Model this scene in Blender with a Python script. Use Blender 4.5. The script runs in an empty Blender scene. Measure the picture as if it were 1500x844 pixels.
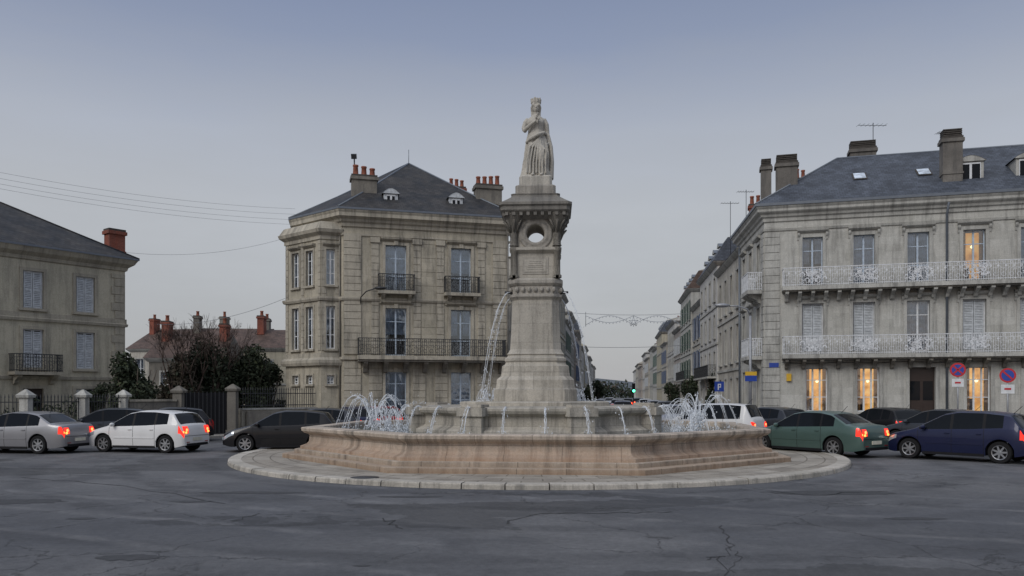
import bpy, bmesh, math, random
from mathutils import Vector, Matrix
import numpy as np
random.seed(7); np.random.seed(7)
F=1170.0; CH=2.05; HY=577.0
def WX(px,d): return (px-750)/F*d
def WZ(py,d): return CH+(HY-py)/F*d
scene=bpy.context.scene
# ------------------------------------------------------------------ mesh builder
I4=Matrix.Identity(4)
class MB:
    def __init__(s): s.v=[];s.f=[];s.m=[];s.mats=[];s.sm=[]
    def mi(s,mat):
        if mat not in s.mats: s.mats.append(mat)
        return s.mats.index(mat)
    def poly(s,pts,mat,smooth=False):
        b=len(s.v); s.v.extend([tuple(p) for p in pts]); s.f.append(tuple(range(b,b+len(pts)))); s.m.append(s.mi(mat)); s.sm.append(smooth)
    def box(s,M,a0,a1,b0,b1,c0,c1,mat):
        if a0>a1:a0,a1=a1,a0
        if b0>b1:b0,b1=b1,b0
        if c0>c1:c0,c1=c1,c0
        b=len(s.v)
        for c in (c0,c1):
            for (x,y) in ((a0,b0),(a1,b0),(a1,b1),(a0,b1)):
                s.v.append(tuple(M@Vector((x,y,c))))
        for f in ((3,2,1,0),(4,5,6,7),(0,1,5,4),(1,2,6,5),(2,3,7,6),(3,0,4,7)):
            s.f.append(tuple(b+i for i in f)); s.m.append(s.mi(mat)); s.sm.append(False)
    def exu(s,M,u0,u1,prof,mat):
        n=len(prof); b=len(s.v)
        for u in (u0,u1):
            for (v,w) in prof: s.v.append(tuple(M@Vector((u,v,w))))
        for i in range(n):
            j=(i+1)%n; s.f.append((b+i,b+j,b+n+j,b+n+i)); s.m.append(s.mi(mat)); s.sm.append(False)
        s.f.append(tuple(b+i for i in reversed(range(n)))); s.m.append(s.mi(mat)); s.sm.append(False)
        s.f.append(tuple(b+n+i for i in range(n))); s.m.append(s.mi(mat)); s.sm.append(False)
    def loft(s,rings,mat,cap0=False,cap1=False,smooth=False,closed=True):
        b=len(s.v); n=len(rings[0]); k=s.mi(mat)
        for r in rings:
            for p in r: s.v.append(tuple(p))
        for i in range(len(rings)-1):
            for j in range(n if closed else n-1):
                jj=(j+1)%n
                s.f.append((b+i*n+j,b+i*n+jj,b+(i+1)*n+jj,b+(i+1)*n+j)); s.m.append(k); s.sm.append(smooth)
        if cap0: s.f.append(tuple(b+j for j in reversed(range(n)))); s.m.append(k); s.sm.append(False)
        if cap1: s.f.append(tuple(b+(len(rings)-1)*n+j for j in range(n))); s.m.append(k); s.sm.append(False)
    def tube(s,pts,rad,mat,n=8,smooth=True,flat=(1,1)):
        pts=[Vector(p) for p in pts]
        if not hasattr(rad,'__len__'): rad=[rad]*len(pts)
        rings=[]
        ref=None
        for i,p in enumerate(pts):
            t=(pts[min(i+1,len(pts)-1)]-pts[max(i-1,0)])
            if t.length<1e-9: t=Vector((0,0,1))
            t.normalize()
            if ref is None:
                ref=Vector((0,1,0)) if abs(t.y)<.9 else Vector((1,0,0))
            a=(ref-t*ref.dot(t))
            if a.length<1e-6: a=t.orthogonal()
            a.normalize(); bb=t.cross(a); ref=a
            rings.append([p+(a*math.cos(2*math.pi*k/n)*flat[0]+bb*math.sin(2*math.pi*k/n)*flat[1])*rad[i] for k in range(n)])
        s.loft(rings,mat,True,True,smooth)
    def lathe(s,c,prof,mat,n=24,axis='z',smooth=True,cap0=False,cap1=False):
        rings=[]
        for (r,h) in prof:
            ring=[]
            for k in range(n):
                a=2*math.pi*k/n
                if axis=='z': ring.append((c[0]+r*math.cos(a),c[1]+r*math.sin(a),c[2]+h))
                else: ring.append((c[0]+r*math.cos(a),c[1]+h,c[2]+r*math.sin(a)))
            rings.append(ring)
        s.loft(rings,mat,cap0,cap1,smooth)
    def ell(s,c,r,mat,n=14,m=9,rot=None):
        rings=[]
        for i in range(m+1):
            a=-math.pi/2+math.pi*i/m
            rr=max(math.cos(a),.02)
            ring=[]
            for k in range(n):
                p=Vector((r[0]*rr*math.cos(2*math.pi*k/n),r[1]*rr*math.sin(2*math.pi*k/n),r[2]*math.sin(a)))
                if rot: p=rot@p
                ring.append(p+Vector(c))
            rings.append(ring)
        s.loft(rings,mat,True,True,True)
    def obj(s,name,parent=None,off=(0,0,0),weld=False,sharp=None):
        me=bpy.data.meshes.new(name)
        me.from_pydata([(a-off[0],b-off[1],c-off[2]) for a,b,c in s.v],[],s.f)
        for m in s.mats: me.materials.append(m)
        me.polygons.foreach_set('material_index',s.m); me.polygons.foreach_set('use_smooth',s.sm)
        me.update()
        if weld:
            bm=bmesh.new(); bm.from_mesh(me); bmesh.ops.remove_doubles(bm,verts=bm.verts,dist=.0008)
            bmesh.ops.recalc_face_normals(bm,faces=bm.faces); bm.to_mesh(me); bm.free()
        if sharp:
            try: me.set_sharp_from_angle(angle=math.radians(sharp))
            except Exception: pass
        o=bpy.data.objects.new(name,me); scene.collection.objects.link(o)
        if parent: o.parent=parent
        return o
class Asm:
    def __init__(s,name,loc=(0,0,0)):
        s.e=bpy.data.objects.new(name,None); scene.collection.objects.link(s.e); s.e.location=loc; s.loc=loc; s.parts={}
    def __getitem__(s,k):
        if k not in s.parts: s.parts[k]=MB()
        return s.parts[k]
    def done(s,local=False,**kw):
        for k,m in s.parts.items(): m.obj(k,s.e,(0,0,0) if local else s.loc,**kw)
def FR(A,B,z=0):
    u=Vector((B[0]-A[0],B[1]-A[1],0)); L=u.length; u.normalize()
    n=Vector((u.y,-u.x,0))
    M=Matrix(((u.x,0,n.x,A[0]),(u.y,0,n.y,A[1]),(0,1,0,z),(0,0,0,1)))
    return M,L
def offp(poly,d):
    n=len(poly); out=[]
    for i in range(n):
        p=Vector(poly[i]);a=Vector(poly[i-1]);b=Vector(poly[(i+1)%n])
        u1=(p-a).normalized();u2=(b-p).normalized()
        n1=Vector((u1.y,-u1.x));n2=Vector((u2.y,-u2.x))
        m=(n1+n2)
        m=m/max(m.length_squared/2,.2)
        q=p+m*d; out.append((q.x,q.y))
    return out
def rings(poly,prof): return [[(x,y,z) for x,y in offp(poly,o)] for o,z in prof]
# ------------------------------------------------------------------ materials
def nm(name):
    m=bpy.data.materials.new(name); m.use_nodes=True; nt=m.node_tree
    return m,nt,nt.nodes['Principled BSDF']
def nd(nt,t,props={},**ins):
    n=nt.nodes.new(t)
    for k,v in props.items(): setattr(n,k,v)
    for k,v in ins.items():
        key=int(k[1:]) if k[0]=='i' and k[1:].isdigit() else k
        sock=n.inputs[key]
        if isinstance(v,bpy.types.NodeSocket): nt.links.new(v,sock)
        else: sock.default_value=v
    return n
def M1(nt,op,a,b=None,c=None):
    n=nt.nodes.new('ShaderNodeMath'); n.operation=op
    for i,v in enumerate((a,b,c)):
        if v is None: continue
        if isinstance(v,bpy.types.NodeSocket): nt.links.new(v,n.inputs[i])
        else: n.inputs[i].default_value=v
    return n.outputs[0]
def mixc(nt,mode,fac,a,b):
    n=nt.nodes.new('ShaderNodeMix'); n.data_type='RGBA'; n.blend_type=mode
    for k,v in ((0,fac),(6,a),(7,b)):
        if isinstance(v,bpy.types.NodeSocket): nt.links.new(v,n.inputs[k])
        else: n.inputs[k].default_value=(v if k==0 else (tuple(v)+(1,))[:4])
    return n.outputs[2]
def ramp(nt,fac,stops):
    n=nt.nodes.new('ShaderNodeValToRGB'); nt.links.new(fac,n.inputs[0])
    e=n.color_ramp.elements
    while len(e)>1: e.remove(e[-1])
    for i,(p,c) in enumerate(stops):
        if not hasattr(c,'__len__'): c=(c,c,c)
        if i==0: e[0].position=p; e[0].color=(*c,1)
        else:
            x=e.new(p); x.color=(*c,1)
    return n.outputs[0]
def noise(nt,vec,scale,detail=4,rough=.55):
    return nd(nt,'ShaderNodeTexNoise',Vector=vec,Scale=scale,Detail=detail,Roughness=rough).outputs[0]
def wallvec(nt):
    g=nt.nodes.new('ShaderNodeNewGeometry')
    c=nd(nt,'ShaderNodeVectorMath',{'operation':'CROSS_PRODUCT'},i0=g.outputs['True Normal'],i1=(0,0,1))
    c2=nd(nt,'ShaderNodeVectorMath',{'operation':'NORMALIZE'},i0=c.outputs[0])
    d=nd(nt,'ShaderNodeVectorMath',{'operation':'DOT_PRODUCT'},i0=c2.outputs[0],i1=g.outputs['Position'])
    s=nd(nt,'ShaderNodeSeparateXYZ',i0=g.outputs['Position'])
    return g.outputs['Position'],d.outputs['Value'],s.outputs[2]
def stone(name,c1,c2,joint=None,stain=.5,rough=.85,bump=.25,dirt=(.085,.083,.08),jd=.55,base=None,fine=22):
    m,nt,b=nm(name)
    pos,t,z=wallvec(nt)
    big=noise(nt,pos,.55,6,.6)
    col=mixc(nt,'MIX',ramp(nt,big,[(.35,0),(.65,1)]),c1,c2)
    sv=nd(nt,'ShaderNodeCombineXYZ',X=M1(nt,'MULTIPLY',t,1.8),Y=M1(nt,'MULTIPLY',z,.20),Z=M1(nt,'MULTIPLY',t,.3)).outputs[0]
    st=noise(nt,sv,1.7,8,.7)
    col=mixc(nt,'MIX',M1(nt,'MULTIPLY',ramp(nt,st,[(.47,0),(.70,1)]),stain),col,dirt)
    pn=noise(nt,pos,3.1,8,.7)
    col=mixc(nt,'MIX',M1(nt,'MULTIPLY',ramp(nt,pn,[(.5,0),(.72,1)]),stain*.7),col,tuple(x*.5 for x in c1))
    fn=noise(nt,pos,fine,3,.7)
    col=mixc(nt,'MULTIPLY',1.0,col,ramp(nt,fn,[(.25,.76),(.75,1.13)]))
    h=M1(nt,'ADD',fn,M1(nt,'MULTIPLY',pn,.8))
    if base:
        zr=ramp(nt,M1(nt,'ADD',M1(nt,'DIVIDE',z,base[0]),M1(nt,'MULTIPLY',M1(nt,'SUBTRACT',pn,.5),.9)),[(.25,1),(1,0)])
        col=mixc(nt,'MIX',M1(nt,'MULTIPLY',zr,base[2]),col,base[1])
    if joint:
        jv=nd(nt,'ShaderNodeCombineXYZ',X=t,Y=z,Z=0.0).outputs[0]
        br=nd(nt,'ShaderNodeTexBrick',Vector=jv,Scale=1.0,Color1=(1,1,1,1),Color2=(.84,.84,.83,1),Mortar=(jd,jd,jd,1))
        br.inputs['Mortar Size'].default_value=joint[2] if len(joint)>2 else .01
        br.inputs['Brick Width'].default_value=joint[0]; br.inputs['Row Height'].default_value=joint[1]
        col=mixc(nt,'MULTIPLY',1.0,col,br.outputs[0])
        h=M1(nt,'SUBTRACT',h,M1(nt,'MULTIPLY',br.outputs[1],1.2))
    bp=nd(nt,'ShaderNodeBump',Strength=bump,Distance=.03,Height=h)
    nt.links.new(col,b.inputs['Base Color']); nt.links.new(bp.outputs[0],b.inputs['Normal'])
    b.inputs['Roughness'].default_value=rough; b.inputs['Specular IOR Level'].default_value=.3
    return m
def plain(name,c,rough=.6,metal=0,var=.15,coat=0,scale=6,spec=.5):
    m,nt,b=nm(name)
    g=nt.nodes.new('ShaderNodeNewGeometry')
    n=noise(nt,g.outputs['Position'],scale,5,.6)
    col=mixc(nt,'MULTIPLY',1.0,c,ramp(nt,n,[(.3,1-var),(.7,1+var*.5)]))
    nt.links.new(col,b.inputs['Base Color'])
    b.inputs['Roughness'].default_value=rough; b.inputs['Metallic'].default_value=metal
    b.inputs['Coat Weight'].default_value=coat; b.inputs['Specular IOR Level'].default_value=spec
    b.inputs['Coat Roughness'].default_value=.06
    return m
def emis(name,c,s,base=None):
    m,nt,b=nm(name); b.inputs['Base Color'].default_value=(*(base or [min(x,.8) for x in c]),1)
    b.inputs['Emission Color'].default_value=(*c,1); b.inputs['Emission Strength'].default_value=s; b.inputs['Roughness'].default_value=.2
    return m
def slate(name,c,c2=None,spec=.3):
    m,nt,b=nm(name)
    pos,t,z=wallvec(nt)
    jv=nd(nt,'ShaderNodeCombineXYZ',X=t,Y=M1(nt,'MULTIPLY',z,1.6),Z=0.0).outputs[0]
    br=nd(nt,'ShaderNodeTexBrick',Vector=jv,Scale=1.0,Color1=(1.3,1.3,1.3,1),Color2=(.7,.7,.7,1),Mortar=(.4,.4,.4,1))
    br.inputs['Mortar Size'].default_value=.012; br.inputs['Brick Width'].default_value=.26; br.inputs['Row Height'].default_value=.22
    n=noise(nt,pos,.9,7,.65)
    col=mixc(nt,'MIX',ramp(nt,n,[(.38,0),(.66,1)]),c,c2 or tuple(x*1.7 for x in c))
    col=mixc(nt,'MULTIPLY',.8,col,br.outputs[0])
    nt.links.new(col,b.inputs['Base Color']); b.inputs['Roughness'].default_value=.62; b.inputs['Specular IOR Level'].default_value=spec
    bp=nd(nt,'ShaderNodeBump',Strength=.4,Distance=.03,Height=M1(nt,'SUBTRACT',n,br.outputs[1])); nt.links.new(bp.outputs[0],b.inputs['Normal'])
    return m
def glassmat(name,tint=(.8,.85,.9)):
    m=bpy.data.materials.new(name); m.use_nodes=True; nt=m.node_tree; nt.nodes.clear()
    o=nt.nodes.new('ShaderNodeOutputMaterial')
    g=nt.nodes.new('ShaderNodeNewGeometry'); n=noise(nt,g.outputs['Position'],1.2,2)
    bp=nd(nt,'ShaderNodeBump',Strength=.08,Distance=.2,Height=n)
    gl=nd(nt,'ShaderNodeBsdfGlossy',Color=(.9,.95,1,1),Roughness=.05,Normal=bp.outputs[0])
    tr=nd(nt,'ShaderNodeBsdfTransparent',Color=(*tint,1))
    fr=nd(nt,'ShaderNodeFresnel',IOR=1.9)
    mx=nd(nt,'ShaderNodeMixShader',i0=M1(nt,'ADD',fr.outputs[0],.10),i1=tr.outputs[0],i2=gl.outputs[0])
    nt.links.new(mx.outputs[0],o.inputs[0]); return m
MT={}
MT['cstone']=stone('limestone_tan',(.51,.465,.375),(.43,.395,.32),(.9,.42,.008),.65,jd=.8,base=(1.5,(.20,.19,.165),.6))
MT['cplain']=stone('limestone_tan_trim',(.49,.45,.37),(.38,.35,.29),None,.8)
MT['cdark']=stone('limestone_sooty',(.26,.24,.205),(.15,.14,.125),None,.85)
MT['rstone']=stone('limestone_grey',(.56,.555,.52),(.49,.48,.445),(1.0,.4,.007),.5,jd=.86,base=(1.2,(.24,.235,.215),.6))
MT['rplain']=stone('limestone_grey_trim',(.52,.515,.48),(.39,.385,.36),None,.7)
MT['lstone']=stone('render_ochre',(.51,.47,.37),(.44,.41,.325),None,.5)
MT['lplain']=stone('limestone_ochre_trim',(.44,.405,.325),(.33,.305,.255),None,.6)
MT['fst']=stone('fountain_stone',(.55,.51,.44),(.43,.40,.35),(1.3,.55,.01),.75,jd=.65,bump=.4)
MT['fcol']=stone('monument_stone',(.50,.465,.405),(.40,.375,.33),(1.1,.62,.008),.7,jd=.75,bump=.35)
MT['fcolp']=stone('monument_carving',(.44,.41,.36),(.31,.29,.26),None,.85,bump=.6,fine=30)
MT['fbas']=stone('basin_stone',(.58,.50,.42),(.47,.40,.335),(1.45,.75,.010),.85,jd=.6,bump=.4,base=(.85,(.38,.22,.13),.7))  # rusty tint low on the wall: stain, plus warm light painted into the colour
MT['step']=stone('step_stone',(.52,.45,.375),(.40,.345,.285),(1.2,5,.012),.8,jd=.55,base=(.42,(.28,.17,.10),.65))
MT['statue']=stone('statue_limestone',(.58,.55,.49),(.45,.425,.375),None,.6,bump=.3)
MT['statdark']=stone('weathered_stone',(.28,.265,.235),(.15,.14,.13),None,.85,bump=.4)
MT['kerb']=stone('kerb_stone',(.52,.485,.43),(.38,.355,.31),None,.75)
MT['pave']=stone('pavement_asphalt',(.21,.205,.20),(.16,.155,.15),None,.4)
MT['slate']=slate('slate_roof',(.050,.058,.074))
MT['slate2']=slate('slate_roof_dark',(.025,.028,.034),(.062,.058,.056),.2)
MT['tile']=slate('clay_tile',(.075,.05,.04))
MT['zinc']=plain('zinc_flashing',(.15,.17,.20),.5,.3)
MT['brick']=stone('red_brick',(.28,.09,.06),(.20,.07,.05),(.22,.075,.01),.6,jd=1.3)
MT['pot']=plain('terracotta_pot',(.30,.10,.06),.8,0,.4)
MT['soot']=plain('sooty_stone',(.07,.062,.055),.9,0,.4)
MT['iron']=plain('wrought_iron_dark',(.03,.032,.036),.5)
MT['wire']=plain('cable_sheath',(.19,.20,.22),.6)
MT['ironw']=plain('wrought_iron_white',(.70,.72,.75),.5,0,.35,scale=9)
MT['white']=plain('white_paint',(.68,.70,.72),.5,0,.2)
MT['shut']=plain('shutter_paint',(.52,.55,.58),.6,0,.3)
MT['sframe']=plain('window_frame_blue_grey',(.44,.52,.62),.5,0,.2)
MT['curt']=plain('net_curtain',(.62,.70,.80),.9,0,.5,scale=3)
MT['curtd']=plain('curtain_dark',(.16,.19,.23),.9,0,.5,scale=2)
MT['room']=plain('dark_room',(.02,.02,.022),.9)
MT['glass']=glassmat('window_glass')
def litmat(name,s):
    m,nt,b=nm(name); g=nt.nodes.new('ShaderNodeNewGeometry')
    n=noise(nt,g.outputs['Position'],1.7,4,.6)
    c=ramp(nt,n,[(.3,(.50,.20,.04)),(.5,(1,.46,.10)),(.7,(1,.66,.24))])
    nt.links.new(c,b.inputs['Emission Color']); b.inputs['Emission Strength'].default_value=s; b.inputs['Base Color'].default_value=(.5,.35,.2,1)
    return m
MT['lit']=litmat('lit_room_warm',.95)
MT['lito']=litmat('lit_room_orange',.55)
MT['lamp']=emis('lamp_glow',(1,.75,.4),2.5)
MT['curtw']=plain('warm_curtain',(.60,.38,.14),.9,0,.3)
MT['door']=plain('dark_door',(.035,.022,.018),.4)
MT['wood']=plain('bark',(.09,.07,.055),.9,0,.4)
MT['twig']=plain('twig_brown',(.075,.052,.042),.9,0,.4)
MT['tyre']=plain('tyre_rubber',(.016,.016,.017),.9,spec=.2)
MT['rim']=plain('alloy_rim',(.42,.43,.45),.3,.8)
MT['black']=plain('black_trim',(.011,.011,.013),.6,spec=.2)
MT['cglass']=plain('car_glass',(.010,.012,.015),.05,0,.1,0,spec=.16)
MT['hl']=plain('headlamp_lens',(.42,.45,.48),.08,.4,.1)
MT['tl_lit']=emis('tail_lamp_lit',(.90,.03,.012),1.3,(.3,.01,.01))
MT['tl_hot']=emis('brake_lamp_core',(1,.20,.06),3.2)
MT['tl_or']=emis('indicator_lit',(1,.36,.07),2.2)
MT['tl']=plain('tail_lamp_lens',(.26,.01,.012),.15)
MT['hl_on']=emis('headlamp_lit',(1,.88,.68),4)
MT['plate']=plain('number_plate',(.62,.60,.50),.4)
MT['signblue']=plain('sign_blue',(.02,.06,.34),.4)
MT['signred']=plain('sign_red',(.50,.02,.03),.4)
MT['yellow']=plain('sign_yellow',(.65,.40,.03),.5)
MT['grey']=plain('galvanised_steel',(.33,.34,.36),.45,.5)
MT['green']=emis('signal_green',(.1,1,.5),4)
MT['tree1']=plain('leaves_dark',(.030,.042,.022),.8,0,.5,scale=3)
MT['tree2']=plain('leaves_mid',(.060,.078,.036),.8,0,.5,scale=3)
MT['tree3']=plain('leaves_brown',(.075,.062,.042),.8,0,.5,scale=3)
def paint(name,c,metal=.3,coat=.45):
    m=plain(name,c,.38,metal,.06,coat,scale=1.5,spec=.3); return m
P_={'white':paint('car_paint_white',(.66,.66,.66),0),'silver':paint('car_paint_silver',(.27,.27,.285),.5),'black':paint('car_paint_black',(.006,.006,.008),0,.3),
'green':paint('car_paint_green',(.085,.14,.125),.4),'blue':paint('car_paint_blue',(.010,.014,.050),.2,.35),'grey':paint('car_paint_grey',(.045,.05,.06),.4),'red':paint('car_paint_red',(.25,.02,.02),.1)}
def watermat():
    m,nt,b=nm('water_surface_mat'); g=nt.nodes.new('ShaderNodeNewGeometry')
    n=noise(nt,g.outputs['Position'],6,4); bp=nd(nt,'ShaderNodeBump',Strength=.5,Distance=.05,Height=n)
    b.inputs['Base Color'].default_value=(.07,.09,.09,1); b.inputs['Roughness'].default_value=.08; nt.links.new(bp.outputs[0],b.inputs['Normal']); return m
MT['water']=watermat()
m,nt,b=nm('water_spray'); b.inputs['Base Color'].default_value=(.86,.90,.95,1); b.inputs['Roughness'].default_value=.2; b.inputs['Alpha'].default_value=.6
MT['spray']=m
def asphalt():
    m,nt,b=nm('asphalt'); g=nt.nodes.new('ShaderNodeNewGeometry'); pos=g.outputs['Position']
    n1=noise(nt,pos,.13,6,.55); n2=noise(nt,pos,1.1,8,.65); n3=noise(nt,pos,55,3,.7); n4=noise(nt,pos,9,8,.75); n5=noise(nt,pos,.42,7,.6)
    col=mixc(nt,'MIX',ramp(nt,n1,[(.42,0),(.58,1)]),(.078,.081,.090),(.125,.126,.131))
    col=mixc(nt,'MIX',M1(nt,'MULTIPLY',ramp(nt,n5,[(.52,0),(.60,1)]),.55),col,(.060,.062,.068))
    s=nd(nt,'ShaderNodeSeparateXYZ',i0=pos)
    dx=M1(nt,'SUBTRACT',s.outputs[0],.8); dy=M1(nt,'SUBTRACT',s.outputs[1],26.7)
    r0=M1(nt,'SQRT',M1(nt,'ADD',M1(nt,'MULTIPLY',dx,dx),M1(nt,'MULTIPLY',dy,dy)))
    r=M1(nt,'ADD',r0,M1(nt,'MULTIPLY',n1,2.0))
    w=M1(nt,'SINE',M1(nt,'MULTIPLY',r,2.9))
    col=mixc(nt,'MIX',M1(nt,'MULTIPLY',ramp(nt,w,[(.45,0),(.95,1)]),M1(nt,'MULTIPLY',ramp(nt,n2,[(.35,0),(.62,1)]),.65)),col,(.046,.047,.052))
    w2=M1(nt,'SINE',M1(nt,'MULTIPLY',M1(nt,'ADD',M1(nt,'ADD',M1(nt,'MULTIPLY',s.outputs[0],.45),s.outputs[1]),M1(nt,'MULTIPLY',n1,2.5)),3.4))
    col=mixc(nt,'MIX',M1(nt,'MULTIPLY',ramp(nt,w2,[(.75,0),(1,1)]),M1(nt,'MULTIPLY',ramp(nt,n2,[(.4,0),(.6,1)]),.5)),col,(.165,.165,.17))
    nz=nd(nt,'ShaderNodeTexNoise',Vector=pos,Scale=1.6,Detail=6.0,Roughness=.65).outputs[1]
    wp=nd(nt,'ShaderNodeVectorMath',{'operation':'ADD'},i0=pos,i1=nd(nt,'ShaderNodeVectorMath',{'operation':'SCALE'},i0=nz,Scale=.8).outputs[0]).outputs[0]
    vo=nd(nt,'ShaderNodeTexVoronoi',Vector=nd(nt,'ShaderNodeVectorMath',{'operation':'MULTIPLY'},i0=wp,i1=(.22,.55,1)).outputs[0],Scale=1.0)
    pc=nd(nt,'ShaderNodeSeparateColor',i0=vo.outputs['Color']).outputs[0]
    col=mixc(nt,'MULTIPLY',1.0,col,ramp(nt,pc,[(.0,.62),(.15,.66),(.17,1.0),(.82,1.0),(.85,1.16),(1,1.16)]))
    vc=nd(nt,'ShaderNodeTexVoronoi',{'feature':'DISTANCE_TO_EDGE'},Vector=wp,Scale=.36)
    ck=M1(nt,'MULTIPLY',ramp(nt,vc.outputs['Distance'],[(.0,1),(.007,0)]),ramp(nt,noise(nt,pos,.25,2),[(.46,0),(.54,1)]))
    vd=nd(nt,'ShaderNodeTexVoronoi',{'feature':'DISTANCE_TO_EDGE'},Vector=wp,Scale=2.2)
    ck2=M1(nt,'MULTIPLY',ramp(nt,vd.outputs['Distance'],[(.0,1),(.03,0)]),ramp(nt,noise(nt,pos,.4,3),[(.58,0),(.64,.8)]))
    ck=M1(nt,'MAXIMUM',ck,ck2)
    col=mixc(nt,'MIX',M1(nt,'MULTIPLY',ck,.75),col,(.028,.028,.03))
    col=mixc(nt,'MULTIPLY',1.0,col,ramp(nt,n3,[(.3,.68),(.7,1.3)]))
    col=mixc(nt,'MULTIPLY',1.0,col,ramp(nt,n4,[(.3,.72),(.7,1.24)]))
    col=mixc(nt,'MULTIPLY',1.0,col,ramp(nt,n2,[(.3,.80),(.7,1.14)]))
    nt.links.new(col,b.inputs['Base Color'])
    nt.links.new(ramp(nt,n2,[(.3,.55),(.7,.85)]),b.inputs['Roughness']); b.inputs['Specular IOR Level'].default_value=.4
    bp=nd(nt,'ShaderNodeBump',Strength=.6,Distance=.015,Height=M1(nt,'ADD',M1(nt,'ADD',n3,n4),M1(nt,'MULTIPLY',ck,-2.0))); nt.links.new(bp.outputs[0],b.inputs['Normal'])
    return m
MT['asph']=asphalt()
def discpave():
    m,nt,b=nm('radial_paving'); g=nt.nodes.new('ShaderNodeNewGeometry'); pos=g.outputs['Position']
    s=nd(nt,'ShaderNodeSeparateXYZ',i0=pos)
    dx=M1(nt,'SUBTRACT',s.outputs[0],.8); dy=M1(nt,'SUBTRACT',s.outputs[1],26.7)
    r=M1(nt,'SQRT',M1(nt,'ADD',M1(nt,'MULTIPLY',dx,dx),M1(nt,'MULTIPLY',dy,dy)))
    a=M1(nt,'MULTIPLY',M1(nt,'ARCTAN2',dy,dx),9.0)
    v=nd(nt,'ShaderNodeCombineXYZ',X=a,Y=r,Z=0.0).outputs[0]
    br=nd(nt,'ShaderNodeTexBrick',Vector=v,Scale=1.0,Color1=(1,1,1,1),Color2=(.76,.74,.72,1),Mortar=(.45,.43,.40,1))
    br.inputs['Mortar Size'].default_value=.02; br.inputs['Brick Width'].default_value=.95; br.inputs['Row Height'].default_value=.5
    n=noise(nt,pos,1.2,7,.65); n3=noise(nt,pos,30,3)
    col=mixc(nt,'MIX',ramp(nt,n,[(.38,0),(.62,1)]),(.42,.385,.33),(.27,.245,.21))
    col=mixc(nt,'MULTIPLY',1.0,col,br.outputs[0]); col=mixc(nt,'MULTIPLY',1.0,col,ramp(nt,n3,[(.3,.8),(.7,1.1)]))
    nt.links.new(col,b.inputs['Base Color']); b.inputs['Roughness'].default_value=.75
    bp=nd(nt,'ShaderNodeBump',Strength=.4,Distance=.02,Height=M1(nt,'SUBTRACT',n3,br.outputs[1])); nt.links.new(bp.outputs[0],b.inputs['Normal'])
    return m
MT['disc']=discpave()
# ------------------------------------------------------------------ facade tools
def wall(mb,M,u0,u1,v0,v1,ops,mat,depth=.22,rmat=None):
    us=sorted(set([u0,u1]+[round(x,4) for o in ops for x in (o[0],o[1])])); vs=sorted(set([v0,v1]+[round(x,4) for o in ops for x in (o[2],o[3])]))
    P=lambda u,v,w=0:M@Vector((u,v,w))
    for i in range(len(us)-1):
        for j in range(len(vs)-1):
            cu=(us[i]+us[i+1])/2; cv=(vs[j]+vs[j+1])/2
            if any(o[0]<cu<o[1] and o[2]<cv<o[3] for o in ops): continue
            mb.poly([P(us[i],vs[j]),P(us[i+1],vs[j]),P(us[i+1],vs[j+1]),P(us[i],vs[j+1])],mat)
    rm=rmat or mat
    for o in ops:
        a,b,c,d=o[:4]
        for (dep0,dep1,mm) in ((0,-depth,rm),(-depth,-depth-.8,MT['room'])):
            mb.poly([P(a,c,dep0),P(a,d,dep0),P(a,d,dep1),P(a,c,dep1)],mm)
            mb.poly([P(b,c,dep1),P(b,d,dep1),P(b,d,dep0),P(b,c,dep0)],mm)
            mb.poly([P(a,c,dep1),P(b,c,dep1),P(b,c,dep0),P(a,c,dep0)],mm)
            mb.poly([P(a,d,dep0),P(b,d,dep0),P(b,d,dep1),P(a,d,dep1)],mm)
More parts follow.
